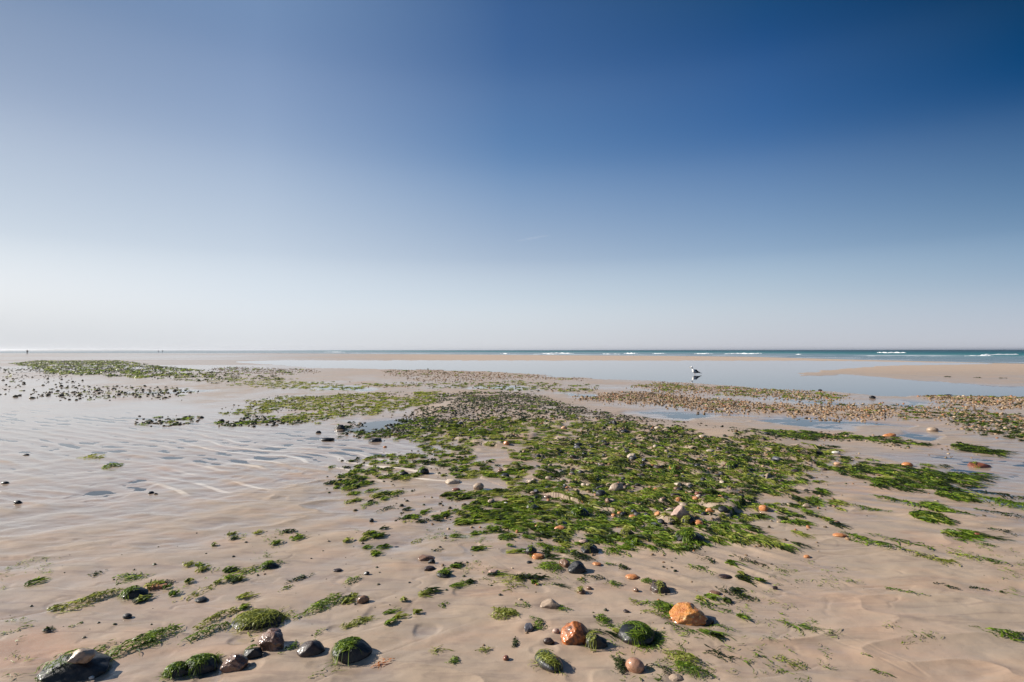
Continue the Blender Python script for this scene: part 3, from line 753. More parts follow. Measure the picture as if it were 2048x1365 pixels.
def sand_material():
    t = NT('wet_sand')
    wet, crest, coarse, dry = t.attr('wet'), t.attr('crest'), t.attr('coarse'), t.attr('dry')
    big = t.noise(.55, 4, .6, t.mapping((1, .45, 1)))
    mid = t.noise(3.2, 5, .6, t.mapping((.7, 1.4, 1), (0, 0, .35)))
    fine = t.noise(240, 3, .6)
    grain = t.noise(620, 2, .7)
    c = t.mix(t.rng(big, .35, .65), (.40, .306, .216), (.425, .308, .222))
    c = t.mix(t.rng(mid, .35, .7), c, (.36, .28, .205))
    c = t.mix(t.math('MULTIPLY', wet, .30), c, (.25, .20, .165))
    c = t.mix(dry, c, (.56, .42, .30))
    c = t.mix(t.math('MULTIPLY', crest, .95), c, (.72, .62, .50))  # sun glints on the ripple tops, painted as pale sand colour
    c = t.mix(t.math('MULTIPLY', coarse, t.rng(grain, .45, .62)), c, (.36, .16, .09))
    c = t.mix(t.rng(fine, .60, .78, 0, .35), c, (.2, .155, .12))
    c = t.mix(t.rng(grain, .30, .18, 0, .3), c, (.5, .42, .34))
    # dark wisps for drainage marks, lying across the flow
    wisp = t.noise(2.2, 5, .62, t.mapping((.8, 4.2, 1), (0, 0, .3)), 1.2)
    c = t.mix(t.rng(wisp, .50, .66, 0, .38), c, (.17, .125, .105))
    c = t.mix(t.rng(t.noise(1.3, 5, .65, t.mapping((.6, 1.5, 1), (0, 0, -.4))), .50, .68, 0, .40), c, (.44, .27, .17))
    h = t.math('ADD', t.math('MULTIPLY', fine, .35), t.math('ADD', t.math('MULTIPLY', grain, .25), t.math('MULTIPLY', t.noise(38, 4, .6), .8)))
    n = t.bump(h, .30, .004)
    rough = t.rng(wet, 0, 1, .62, .32)
    t.set(Base_Color=c, Roughness=rough, Normal=n, Coat_Weight=t.rng(wet, .10, .85, .06, .85), Coat_Roughness=t.rng(wet, .0, 1, .24, .11), Coat_IOR=1.33, Coat_Normal=t.bump(t.noise(38, 3, .5), .10, .003))
    t.b.inputs['Specular IOR Level'].default_value = .2
    return t.m


def stone_material(name, ca, cb, cc=None, gloss=.6, scale=9, crystal=False):
    t = NT(name)
    a = t.noise(scale, 5, .62, None, .6)
    b = t.noise(scale * 5, 4, .6)
    c = t.mix(t.rng(a, .38, .62), ca, cb)
    if cc:
        c = t.mix(t.rng(t.noise(scale * 1.7, 4, .6), .56, .66), c, cc)
    c = t.mix(t.rng(b, .3, .7, 0, .45), c, tuple(v * .55 for v in ca))
    v = t.node('TexVoronoi')
    v.inputs['Scale'].default_value = 90 if crystal else 40
    t.l.new(t.pos(), v.inputs['Vector'])
    hh = t.math('ADD', t.math('MULTIPLY', b, .7), t.math('MULTIPLY', v.outputs['Distance'], .9 if crystal else .25))
    n = t.bump(t.math('ADD', hh, t.noise(scale * 16, 3, .6)), .55 if crystal else .35, .006)
    t.set(Base_Color=c, Roughness=.5, Normal=n, Coat_Weight=gloss, Coat_Roughness=.14)
    return t.m


def weed_material(name, dark, mid, light):
    t = NT(name)
    g = t.node('NewGeometry')
    rnd = g.outputs['Random Per Island']
    c = t.ramp(rnd, [(0, dark), (.45, mid), (.8, light), (1, tuple(v * 1.25 for v in light))])
    c = t.mix(t.rng(t.noise(14, 3), .35, .7, 0, .5), c, dark)
    t.set(Base_Color=c, Roughness=.5, Coat_Weight=.16, Coat_Roughness=.32)
    tr = t.node('BsdfTranslucent')
    t.l.new(t.mix(.5, c, light), tr.inputs['Color'])
    mx = t.node('MixShader')
    mx.inputs[0].default_value = .48
    t.l.new(t.b.outputs[0], mx.inputs[1])
    t.l.new(tr.outputs[0], mx.inputs[2])
    t.l.new(mx.outputs[0], t.out.inputs['Surface'])
    return t.m


def pebble_mix_material(name, stops, moss=None):
    t = NT(name)
    g = t.node('NewGeometry')
    c = t.ramp(g.outputs['Random Per Island'], stops, 'CONSTANT')
    a = t.noise(16, 4, .6)
    c = t.mix(t.rng(a, .35, .65, 0, .6), c, tuple(v * .6 for v in stops[1][1]))
    if moss:
        c = t.mix(t.rng(t.noise(5, 3), .5, .6, 0, .5), c, moss)
    t.set(Base_Color=c, Roughness=.5, Normal=t.bump(t.noise(70, 3), .3, .006), Coat_Weight=.04, Coat_Roughness=.4)
    t.b.inputs['Specular IOR Level'].default_value = .25
    return t.m


def water_material():
    """clear shallow water: the sky mirrored by Fresnel, the sand seen through it"""
    t = NT('shallow_water')
    fr = t.node('Fresnel')
    fr.inputs['IOR'].default_value = 1.333
    n = t.bump(t.noise(2.2, 3, .5, t.mapping((1, .6, 1))), .05, .01)
    t.l.new(n, fr.inputs['Normal'])
    gl = t.node('BsdfGlossy')
    gl.inputs['Roughness'].default_value = .035
    t.l.new(n, gl.inputs['Normal'])
    gl.inputs['Color'].default_value = (1, 1, 1, 1)
    tr = t.node('BsdfTransparent')
    tr.inputs['Color'].default_value = (.99, .98, .96, 1)
    mx = t.node('MixShader')
    t.l.new(fr.outputs[0], mx.inputs[0])
    t.l.new(tr.outputs[0], mx.inputs[1])
    t.l.new(gl.outputs[0], mx.inputs[2])
    t.l.new(mx.outputs[0], t.out.inputs['Surface'])
    t.n.remove(t.b)
    return t.m


def sea_material():
    t = NT('sea_water')
    d = t.attr('depth')  # depth tint, lowered at the left to stand for haze
    c = t.ramp(d, [(0, (.23, .27, .26)), (.22, (.13, .23, .24)), (.45, (.025, .145, .155)), (.75, (.008, .072, .095)), (1, (.003, .030, .052))])
    w = t.noise(.35, 5, .65, t.mapping((.25, 1, 1)))
    c = t.mix(t.rng(w, .4, .7, 0, .35), c, (.02, .13, .16))
    foam = t.attr('foam')
    c = t.mix(foam, c, (.82, .84, .84))
    n = t.bump(t.noise(1.4, 4, .65, t.mapping((.4, 1, 1))), .6, .15)
    df = t.node('BsdfDiffuse')
    t.l.new(c, df.inputs['Color'])
    gl = t.node('BsdfGlossy')
    gl.inputs['Roughness'].default_value = .22
    t.l.new(n, gl.inputs['Normal'])
    mx = t.node('MixShader')
    t.l.new(t.rng(d, 0, .5, .55, .16), mx.inputs[0])
    t.l.new(df.outputs[0], mx.inputs[1])
    t.l.new(gl.outputs[0], mx.inputs[2])
    t.l.new(mx.outputs[0], t.out.inputs['Surface'])
    t.n.remove(t.b)
    return t.m


def plain(name, col, rough=.6, coat=0., bumpy=0.):
    t = NT(name)
    c = t.mix(t.rng(t.noise(30, 3), .35, .65, 0, .35), col, tuple(v * .8 for v in col))
    t.set(Base_Color=c, Roughness=rough, Coat_Weight=coat)
    if bumpy:
        t.set(Normal=t.bump(t.noise(60, 3), bumpy, .01))
    return t.m


M_SAND = sand_material()
M_WATER = water_material()
M_SEA = sea_material()
SM = {
    'tan': stone_material('tan_stone', (.42, .31, .22), (.30, .22, .15), (.10, .075, .05), .15),
    'paletan': stone_material('cream_stone', (.55, .44, .32), (.42, .33, .24), None, .2),
    'black': stone_material('black_flint', (.010, .010, .011), (.02, .02, .019), (.04, .036, .03), .12),
    'gloss': stone_material('glossy_black_flint', (.008, .009, .011), (.016, .017, .02), None, .7),
    'slate': stone_material('slate_stone', (.07, .068, .08), (.13, .125, .14), (.03, .03, .035), .3),
    'grey': stone_material('grey_stone', (.12, .11, .095), (.2, .18, .15), (.05, .05, .04), .3),
    'brown': stone_material('brown_stone', (.17, .085, .045), (.26, .15, .09), (.07, .035, .02), .35),
    'darkbrown': stone_material('dark_brown_stone', (.030, .016, .012), (.06, .032, .022), (.014, .010, .009), .2),
    'redbrown': stone_material('red_brown_stone', (.22, .07, .03), (.14, .045, .025), None, .5),
    'rust': stone_material('rust_brown_flint', (.13, .055, .024), (.24, .11, .055), (.035, .016, .011), .8, 14, True),
    'orange': stone_material('orange_flint', (.52, .19, .055), (.62, .30, .12), (.25, .08, .03), .4),
    'paleorange': stone_material('pale_orange_stone', (.62, .34, .18), (.6, .42, .28), None, .3),
    'orangeblack': stone_material('orange_black_flint', (.50, .15, .03), (.020, .016, .015), (.34, .10, .02), .25, 19),  # orange broken by black noise patches
    'crystal': stone_material('orange_crystalline_rock', (.62, .25, .045), (.46, .14, .03), (.76, .50, .22), .5, 22, True),
    'pink': stone_material('pinkish_stone', (.46, .31, .24), (.36, .25, .20), (.22, .13, .1), .25),
    'pinkbrown': stone_material('pink_brown_pebble', (.42, .22, .13), (.34, .16, .09), (.2, .09, .06), .8, 16),
    'white': stone_material('white_pebble', (.72, .68, .6), (.6, .55, .48), None, .3),
}
M_WEED = {
    0: weed_material('dark_weed', (.009, .016, .005), (.026, .044, .008), (.085, .12, .016)),
    1: weed_material('green_weed', (.024, .050, .006), (.105, .195, .012), (.30, .41, .035)),
    2: weed_material('yellow_green_weed', (.10, .13, .018), (.27, .30, .045), (.44, .46, .09)),
    3: weed_material('orange_weed', (.35, .10, .03), (.62, .22, .05), (.75, .33, .1)),
}
M_PEB_DARK = pebble_mix_material('dark_cobbles', [(0, (.03, .032, .022)), (.25, (.06, .055, .035)), (.45, (.10, .085, .05)), (.62, (.16, .13, .085)), (.76, (.045, .06, .02)), (.86, (.30, .24, .16)), (.93, (.22, .11, .05)), (.97, (.05, .04, .035))], (.045, .075, .015))
M_PEB_TAN = pebble_mix_material('tan_cobbles', [(0, (.29, .20, .115)), (.18, (.20, .125, .065)), (.36, (.36, .26, .155)), (.5, (.10, .07, .04)), (.64, (.31, .19, .10)), (.76, (.07, .05, .03)), (.86, (.36, .15, .06)), (.93, (.46, .36, .24))])

# ------------------------------------------------------------------ the ground: one sheet to the horizon
fine_t = np.linspace(-1.13, 1.13, 1520)                       # tangent of the azimuth inside the view
az_f = np.arctan(fine_t)
az_c = np.linspace(az_f[-1], 2 * math.pi + az_f[0], 70)[1:-1]
az = np.concatenate([az_f, az_c])
sc = 1 / np.cos(az_f)                                         # rows follow y, not r, inside the view
pyr = np.concatenate([np.linspace(1500, 1100, 330), np.linspace(1100, 760, 400)[1:], np.linspace(760, 718, 90)[1:], np.linspace(718, 703, 40)[1:]])
yr = CAM_H * FPX / (pyr - 700.5)
yr = np.concatenate([[.25, .6, 1.0, 1.4, 1.75], yr, [900, 1300, 2200, 4000, 5600]])
blend = 1.0
gx = np.empty((len(yr), len(az)))
gy = np.empty_like(gx)
nf = len(az_f)
gx[:, :nf] = yr[:, None] * fine_t[None]
gy[:, :nf] = yr[:, None]
k0 = 1 / math.cos(az_f[-1])
gx[:, nf:] = yr[:, None] * k0 * np.sin(az_c)[None]
gy[:, nf:] = yr[:, None] * k0 * np.cos(az_c)[None]
H, info = height(gx.ravel(), gy.ravel(), True)
H = H.reshape(gx.shape)
V = np.stack([gx, gy, H], -1).reshape(-1, 3)
n_az = len(az)
ii, jj = np.meshgrid(np.arange(len(yr) - 1), np.arange(n_az), indexing='ij')
j2 = (jj + 1) % n_az
F = np.stack([ii * n_az + jj, ii * n_az + j2, (ii + 1) * n_az + j2, (ii + 1) * n_az + jj], -1).reshape(-1, 4)
F = F[:, ::-1]
V = np.vstack([V, [[0, 0, .016]]])
xf, yf = V[:-1, 0], V[:-1, 1]
hh = V[:-1, 2]
wet = 1 - sstep(-.004, .026, hh + .004 * fbm(xf * 2.5, yf * 2.5, 201, 3))
wet = np.clip(.30 + .7 * wet + .22 * fbm(xf * .7, yf * .35, 211, 3), 0, 1)
far = sstep(22, 45, yf)
wet = wet * (1 - far) + far * np.clip(np.clip(wet, 0, .15) + .75 * sstep(1000, 300, info['px']) * (.5 + .5 * sstep(.0, .4, fbm(xf * .012, yf * .11, 231, 3))), 0, 1)
dry = (.35 + .65 * sstep(300, 1200, info['px'])) * far * np.clip(1 - wet * 2.5, 0, 1) * (.55 + .45 * sstep(35, 70, yf)) * sstep(-.02, .012, hh)
glint_zone = np.clip(1.25 * blob(info['px'], info['py'], 480, 945, 210, 75) + 1.2 * blob(info['px'], info['py'], 640, 1085, 190, 60) + .9 * blob(info['px'], info['py'], 800, 935, 130, 50) + .9 * blob(info['px'], info['py'], 700, 1010, 230, 60) , 0, 1)
crest = sstep(.86, .97, info['c1']) * glint_zone * sstep(.35, .75, info['patch'] * (.8 + .8 * noise(xf * 1.5, yf * 1.5, 303)))  # mask of the painted glint lines along the ripple tops
coarse = np.clip(1.2 * blob(info['px'], info['py'], 60, 1320, 130, 70) * sstep(-.3, .3, fbm(xf * 3, yf * 5, 221, 3)), 0, 1)
ground = mesh_obj('sand', V, F, M_SAND, attrs={'wet': np.append(wet, .5), 'crest': np.append(crest, 0), 'coarse': np.append(coarse, 0), 'dry': np.append(dry, 0)})
tag(ground, 'wide wet sand flat at low tide', None, None, 'structure')
# centre fan
import bmesh
bm = bmesh.new()
bm.from_mesh(ground.data)
bm.verts.ensure_lookup_table()
ctr = bm.verts[len(V) - 1]
for j in range(n_az):
    bm.faces.new((ctr, bm.verts[j], bm.verts[(j + 1) % n_az])).smooth = True
bmesh.ops.recalc_face_normals(bm, faces=[f for f in ctr.link_faces])
bm.to_mesh(ground.data)
bm.free()


# ------------------------------------------------------------------ water of the pools and films
def polar_sheet(name, rows, cols, zf, mat, attrs=None, keep=None):
    yy, tt = np.meshgrid(rows, cols, indexing='ij')
    x, y = yy * tt, yy
    v = np.stack([x, y, zf(x, y)], -1).reshape(-1, 3)
    n = len(cols)
    a, b = np.meshgrid(np.arange(len(rows) - 1), np.arange(n - 1), indexing='ij')
    f = np.stack([a * n + b, a * n + b + 1, (a + 1) * n + b + 1, (a + 1) * n + b], -1).reshape(-1, 4)
    if keep is not None:
        kk = keep(v[:, 0], v[:, 1])
        f = f[kk[f].any(1)]
    at_ = {k: q(v[:, 0], v[:, 1], v[:, 2]) for k, q in (attrs or {}).items()}
    return mesh_obj(name, v, f, mat, attrs=at_)


pw = polar_sheet('pool_water', CAM_H * FPX / np.linspace(1420 - 700.5, 13.5, 60), np.linspace(-1.6, 1.6, 40), lambda x, y: 0 * x, M_WATER,
                 keep=lambda x, y: pix(x, y)[1] > shore_y(pix(x, y)[0]) + 1.0)
tag(pw, 'clear shallow tide water left in pools and ripples', None, None, 'structure')


def sea_z(x, y):
    px, py = pix(x, y)
    sh = shore_y(px)
    dd = sstep(0.5, -3.5, py - sh)
    r = np.hypot(x, y)
    yw = y + 10 * noise(x * .012, y * .02, 401) + 3 * noise(x * .05, y * .08, 403)
    sw = .10 * np.sin(yw * 2 * math.pi / 23) + .05 * noise(x * .12, y * .5, 405) + .03 * noise(x * .5, y * 1.3, 407)
    return .012 + dd * (sw + .03)


def sea_depth_haze(x, y, z):
    px, py = pix(x, y)
    sh = shore_y(px)
    d = np.clip((sh - py) / np.maximum(sh - 700.4, 1), 0, 1)
    # right part: a broad shallow swash before the deep colour begins
    d = np.interp(d, [0, .25, .5, .7, 1], [0, .08, .25, .55, 1])
    d = d * (.12 + .88 * sstep(250, 1150, px))          # paler at the left: haze and glare put into the water colour
    return np.clip(d + .05 * fbm(x * .03, y * .1, 411, 3), 0, 1)


def sea_foam(x, y, z):
    px, py = pix(x, y)
    q = noise(x * .5, y * .7, 421)
    q2 = fbm(x * .15, y * .25, 431, 3)
    l1 = np.exp(-((py - np.interp(px, [0, 1000, 1500, 2048], [705.3, 708.8, 711.2, 713.2])) / .55) ** 2) * sstep(-.15, .35, q2 + .25 * sstep(1500, 2000, px))
    l2 = np.exp(-((py - (shore_y(px) - .6)) / .7) ** 2) * sstep(-.4, .4, q2)
    return np.clip((.95 * l1 + .55 * l2) * (.7 + .3 * q), 0, 1) * sstep(300, 900, px)


rows = np.concatenate([CAM_H * FPX / np.linspace(46, 2.2, 230), np.linspace(800, 5600, 60)])
sea = polar_sheet('sea', rows, np.linspace(-1.9, 1.9, 900), sea_z, M_SEA, {'depth': sea_depth_haze, 'foam': sea_foam},
                  keep=lambda x, y: pix(x, y)[1] < shore_y(pix(x, y)[0]) + .6)
tag(sea, 'teal sea along the horizon', None, None, 'structure')

# ------------------------------------------------------------------ breaking waves: white crests standing on the sea
M_FOAM = plain('sea_foam', (.86, .88, .88), .7, 0, .6)
rng = np.random.default_rng(5)


def breaker(px, py, w, hgt, slope=0.0):
    vs, fs = [], []
    x0, y0 = at(px - w / 2, py + slope * w / 2)
    x1, y1 = at(px + w / 2, py - slope * w / 2)
    n = 40
    prof = [(-1.0, 0), (-.7, .5), (-.25, .95), (.1, 1), (.35, .6), (.5, 0)]
    for i in range(n):
        t = i / (n - 1)
        e = math.sin(math.pi * t) ** .6
        a = e * (.45 + .55 * abs(math.sin(t * 17 + px)) * (.6 + .4 * math.sin(t * 41)))
        x, y = x0 + (x1 - x0) * t, y0 + (y1 - y0) * t + 1.5 * math.sin(t * 9 + px)
        for u, v in prof:
            vs.append((x, y + u * hgt * 3.2, .02 + v * hgt * a + rng.normal(0, .03 * hgt)))
        if i:
            for k in range(len(prof) - 1):
                q = (i - 1) * len(prof) + k
                fs.append((q, q + 1, q + 1 + len(prof), q + len(prof)))
    return vs, fs


VV, FF = [], []
for a in [(1788, 706.6, 46, .55), (1765, 706.2, 20, .4), (1990, 711, 100, .38, .035), (1960, 713, 60, .25, .02), (1480, 708.4, 66, .42), (1408, 708.6, 36, .42), (1320, 708.4, 30, .4),
          (1262, 708.2, 34, .45), (1115, 707.6, 66, .45), (1010, 708, 20, .3), (1090, 709, 50, .25), (1512, 708, 22, .3), (1598, 710, 18, .25), (1220, 708.8, 40, .25), (670, 704.8, 40, .45), (1700, 712.5, 120, .10), (1860, 713.5, 130, .12)]:
    v, f = breaker(*a)
    FF += [tuple(i + len(VV) for i in q) for q in f]
    VV += v
foam = mesh_obj('sea_foam', VV, FF, M_FOAM)
tag(foam, 'white foam of small waves breaking along the shore', None, None, 'stuff')

# ------------------------------------------------------------------ low land on the horizon at the left
vs, fs = [], []
N = 90
for i in range(N):
    t = i / (N - 1)
    a = math.atan((-200 + 820 * t - 1024) / FPX)
    hgt = 1.5 + 13 * max(0, math.exp(-((t - .42) / .22) ** 2) + .2 * math.sin(t * 37) * math.sin(math.pi * t)) + 4 * math.sin(math.pi * t)
    hgt = hgt * .42 * math.sin(math.pi * min(1, t * 1.05)) + .1
    for rr, k in ((4700, 0), (4800, .7), (4900, 1), (5100, .8), (5300, 0)):
        vs.append((rr * math.sin(a), rr * math.cos(a), hgt * k))
    if i:
        for k in range(4):
            q = (i - 1) * 5 + k
            fs.append((q, q + 5, q + 6, q + 1))
land = mesh_obj('hills', vs, fs, plain('far_coast', (.16, .17, .14), .9))
tag(land, 'faint low coast on the hazy horizon', None, None, 'structure')


# ------------------------------------------------------------------ stones
def ico(sub):
    bm = bmesh.new()
    bmesh.ops.create_icosphere(bm, subdivisions=sub, radius=1)
    v = np.array([q.co[:] for q in bm.verts])
    f = np.array([[q.index for q in p.verts] for p in bm.faces])
    bm.free()
    return v, f


ICO = {k: ico(k) for k in (1, 2, 3, 4, 5)}


def stone_verts(rs, a, b, c, ang, sub, front=False):
    v, f = ICO[sub]
    v = v.copy()
    nrm = v.copy()
    for k in range(int(4 + 14 * ang)):
        d = rs.normal(size=3)
        d[2] *= .8
        d /= np.linalg.norm(d)
        lim = rs.uniform(.62, .92) if ang > .5 else rs.uniform(.8, .97)
        e = v @ d - lim
        m = e > 0
        v[m] -= (e[m] * (.75 + .2 * ang))[:, None] * d
    if front:
        for d, lim in (((.30, -.93, .20), .42), ((-.55, -.45, .70), .62), ((.75, -.1, .65), .66)):
            d = np.array(d) / np.linalg.norm(d)
            e = v @ d - lim
            m = e > 0
            v[m] -= (e[m] * .74)[:, None] * d
    rr = 0
    for k in range(7):
        d = rs.normal(size=3) * (1.3 + k * .9)
        rr = rr + np.sin(nrm @ d + rs.uniform(0, 6)) / (2.0 + k * 1.5)
    v *= (1 + (.085 + .06 * ang) * rr)[:, None]
    if sub >= 4:
        rr = 0
        for k in range(10):
            d = rs.normal(size=3) * (4 + k)
            rr = rr + np.sin(nrm @ d + rs.uniform(0, 6) + .8 * np.sin(nrm @ rs.normal(size=3) * 4)) / (1 + .12 * k)
        v *= (1 + .006 * (.4 + 2.2 * ang) * rr)[:, None]
    return v * np.array([a, b, c]), f


def place_dims(px, py, w, h):
    """ground point and half sizes of a stone seen w by h pixels wide at a pixel"""
    x, y = at(px, py + h * .25)
    D = math.sqrt(x * x + y * y + CAM_H ** 2)
    dep = math.asin(CAM_H / D)
    a = w * D / FPX / 2 * .9
    b = a * .82
    c = (h * D / FPX / 2 - .55 * b * math.sin(dep)) / math.cos(dep)
    return x, y, a, b, max(min(c, a * .74), a * .26)


def ribbons(roots, heads, lens, width, rs, seg=7, wig=.5, zf=None, lift=.01, taper=True):
    """many flat strands; roots (n,2) world xy, heads (n,) heading angles"""
    n = len(roots)
    st = lens / seg
    P = np.zeros((n, seg + 1, 2))
    P[:, 0] = roots
    hd = heads.copy()
    dh = rs.normal(0, wig * .4, n)
    A = np.zeros((n, seg + 1))
    for k in range(1, seg + 1):
        A[:, k - 1] = hd
        P[:, k, 0] = P[:, k - 1, 0] + np.cos(hd) * st
        P[:, k, 1] = P[:, k - 1, 1] + np.sin(hd) * st
        dh = dh * .6 + rs.normal(0, wig * .45, n)
        hd = hd + dh
        hd = heads + (hd - heads) * .93
    A[:, seg] = hd
    wv = width * rs.uniform(.5, 1.3, n)[:, None] * np.interp(np.arange(seg + 1), [0, 1, seg * .7, seg], [.6, 1, .8, .15])[None]
    wv = wv * (1 + .3 * rs.normal(0, 1, wv.shape)).clip(.4, 1.7)
    nx, ny = -np.sin(A) * wv / 2, np.cos(A) * wv / 2
    L = np.stack([P[..., 0] + nx, P[..., 1] + ny], -1)
    Rr = np.stack([P[..., 0] - nx, P[..., 1] - ny], -1)
    base = rs.uniform(.0, 1, n)[:, None] * lift
    bulge = np.sin(np.linspace(0, math.pi, seg + 1))[None] * rs.uniform(0, 1, n)[:, None] * lift
    tl = rs.normal(0, .35, (n, seg + 1)) * wv
    z = zf(P[..., 0].ravel(), P[..., 1].ravel()).reshape(n, seg + 1) + .0022 + base + bulge
    V3 = np.stack([np.concatenate([L, (z + np.maximum(tl, -base * .5 - .0015))[..., None]], -1), np.concatenate([Rr, (z + np.maximum(-tl, -base * .5 - .0015))[..., None]], -1)], 2)
    V3 = V3.reshape(-1, 3)
    i, k = np.meshgrid(np.arange(n), np.arange(seg), indexing='ij')
    q = (i * (seg + 1) + k) * 2
    F4 = np.stack([q, q + 1, q + 3, q + 2], -1).reshape(-1, 4)
    return V3, F4


def flow(px, py):
    """pixel slope of the weed at a pixel, turned into a heading on the ground"""
    s = np.interp(px, [0, 300, 650, 950, 1150, 1500, 2048], [-.30, -.45, -.40, -.12, .22, .34, .22]) * np.clip((py - 701) / 330, .12, 1)
    x0, y0 = at(px - 8, py - 8 * s)
    x1, y1 = at(px + 8, py + 8 * s)
    return math.atan2(y1 - y0, x1 - x0)


def obj_at(name, V3, F, mat, origin, parent=None, smooth=True):
    """mesh from world coordinates with its origin at the thing's base"""
    V3 = V3 - np.array(origin)[None]
    o = mesh_obj(name, V3, F, mat, parent, smooth)
    if parent is None:
        o.location = origin
    return o


def make_stone(i, rec, sub=4):
    px, py, w, h, col, ang, yaw, weed, label, ex = rec
    rs = np.random.default_rng(1000 + i)
    x, y, a, b, c = place_dims(px, py, w, h)
    front = w >= 30 and 'b' not in ex and (ang >= .5 or col in ('black', 'gloss', 'darkbrown'))
    b, c = b * ex.get('b', 1), c * ex.get('c', 1)
    v, f = stone_verts(rs, a, b * rs.uniform(.85, 1.05) * (1.1 if front else 1), c * (1.15 if front else 1), ang, sub, front)
    if front:
        yaw = yaw * .35
    cy, sy = math.cos(yaw), math.sin(yaw)
    v = v @ np.array([[cy, sy, 0], [-sy, cy, 0], [0, 0, 1]])
    z0 = hz(x, y) + ex.get('z', 0)
    if 'z' in ex:
        x, y = at(px, py + h * .25, ex['z'])
    up = c * (.45 if ang < .5 else .4)
    name = 'pebble' if w < 26 else ('rock' if w > 55 else 'stone')
    o = mesh_obj(name, v + np.array([0, 0, up]), f, SM[col], loc=(x, y, z0))
    tag(o, label, 'pebble' if w < 26 else ('rock' if w > 55 else 'stone'))
    if weed > 0.05:
        # strands growing on the stone, draped over it and trailing on the sand
        n = int(30 + 430 * weed * min(1, w / 60))
        th = rs.uniform(0, 2 * math.pi, n)
        q = np.sqrt(rs.uniform(0, 1, n)) * (.95 if weed > .75 else .85)
        rx, ry = q * a * np.cos(th), q * b * np.sin(th)
        if weed < .75:                                   # one side only
            rx = rx * .55 - a * .45
        wx, wy = x + rx * cy - ry * sy, y + rx * sy + ry * cy
        pt = noise(wx / a * 1.6, wy / a * 1.6, i) > -.25
        wx, wy, th = wx[pt], wy[pt], th[pt]
        n = len(wx)
        hd = flow(px, py) + rs.normal(0, .35, n) + rs.normal(0, .3)
        hd = np.where(rs.uniform(0, 1, n) < .12, hd + math.pi, hd)

        def top(xx, yy):
            ux, uy = (xx - x) * cy + (yy - y) * sy, -(xx - x) * sy + (yy - y) * cy
            d2 = (ux / (a * 1.02)) ** 2 + (uy / (b * 1.02)) ** 2
            zz = z0 + up + c * 1.03 * np.sqrt(np.clip(1 - d2, 0, 1)) + .001
            g = height(xx, yy)
            return np.maximum(np.where(d2 < 1, zz, g), g)
        ln = rs.uniform(.35, 1.0, n) * a * 1.5
        V3, F4 = ribbons(np.stack([wx, wy], -1), hd, ln * (1 if 'b' in ex else .7), max(.003, .0012 * math.hypot(x, y)), rs, 9, .5 if 'b' in ex else .95, top, .005)
        tone = int(rs.choice([1, 1, 2]))
        wo = mesh_obj('seaweed', V3 - np.array([x, y, z0])[None], F4, M_WEED[tone], o)
    return o


for i, rec in enumerate(STONES):
    make_stone(i, rec, 5 if rec[2] > 50 else (4 if rec[2] > 20 else 3))


# ------------------------------------------------------------------ weed tufts
def tuft_geo(rs, px, py, w, h, dens, lift, nmax=900):
    x, y = at(px, py + h * .15)
    r = math.hypot(x, y)
    D = math.hypot(r, CAM_H)
    ax = w * D / FPX / 2
    ay = max(h * D * D / (FPX * CAM_H) / 2 * (.75 - .3 * lift), ax * .12)
    hd0 = flow(px, py)
    sw = max(.0032, .0015 * r)                            # strands lie in bunches farther off
    area = math.pi * ax * ay
    L = max(min(ax * 1.1, .28), sw * 5)
    n = int(np.clip(dens * (2.6 if dens < .75 or px > 1700 else 3.8) * area / (L * sw * .6) * .42, 4, nmax))
    th = rs.uniform(0, 2 * math.pi, n)
    q = rs.uniform(0, 1, n) ** .6
    # lobed outline, no two alike
    lob = 1 + .28 * np.sin(th * 3 + rs.uniform(0, 6)) + .18 * np.sin(th * 5 + rs.uniform(0, 6))
    dx, dy = q * ax * .85 * np.cos(th) * lob, q * ay * .85 * np.sin(th) * lob
    sl = math.tan(hd0) if abs(math.cos(hd0)) > .35 else 0
    dy = dy + dx * np.clip(sl, -1.6, 1.6) * .8
    hd = hd0 + rs.normal(0, .5, n)
    L_ = rs.uniform(.25, 1.1, n) * L
    rx, ry = x + dx - np.cos(hd) * L_ * .45, y + dy - np.sin(hd) * L_ * .45
    mh = lift * min(ax, ay * 1.4) * .45

    def zf(xx, yy):
        d2 = ((xx - x) / (ax * .9)) ** 2 + ((yy - y - (xx - x) * np.clip(sl, -1.6, 1.6) * .8) / (ay * .9)) ** 2
        return height(xx, yy) + mh * np.sqrt(np.clip(1 - d2, 0, 1)) * (.75 + .25 * noise(xx / sw / 6, yy / sw / 6, 7))
    V3, F4 = ribbons(np.stack([rx, ry], -1), hd, L_, sw, rs, 8, .7, zf, .0035 + .14 * mh)
    return V3, F4, (x, y, hz(x, y))


def tone_key(t, rs):
    return 3 if t >= 3 else (0 if t < .55 else (2 if t > 1.35 else (1 if rs.uniform() < .8 else (0 if t < .9 else 2))))


for i, (px, py, w, h, tone, dens, lift, label) in enumerate(TUFTS):
    rs = np.random.default_rng(3000 + i)
    V3, F4, org = tuft_geo(rs, px, py, w, h, dens, lift)
    o = obj_at('seaweed_strand' if dens < .45 else 'seaweed_tuft', V3, F4, M_WEED[tone_key(tone, rs)], org)
    tag(o, label, 'seaweed')

# ------------------------------------------------------------------ scatter
rg = np.random.default_rng(77)


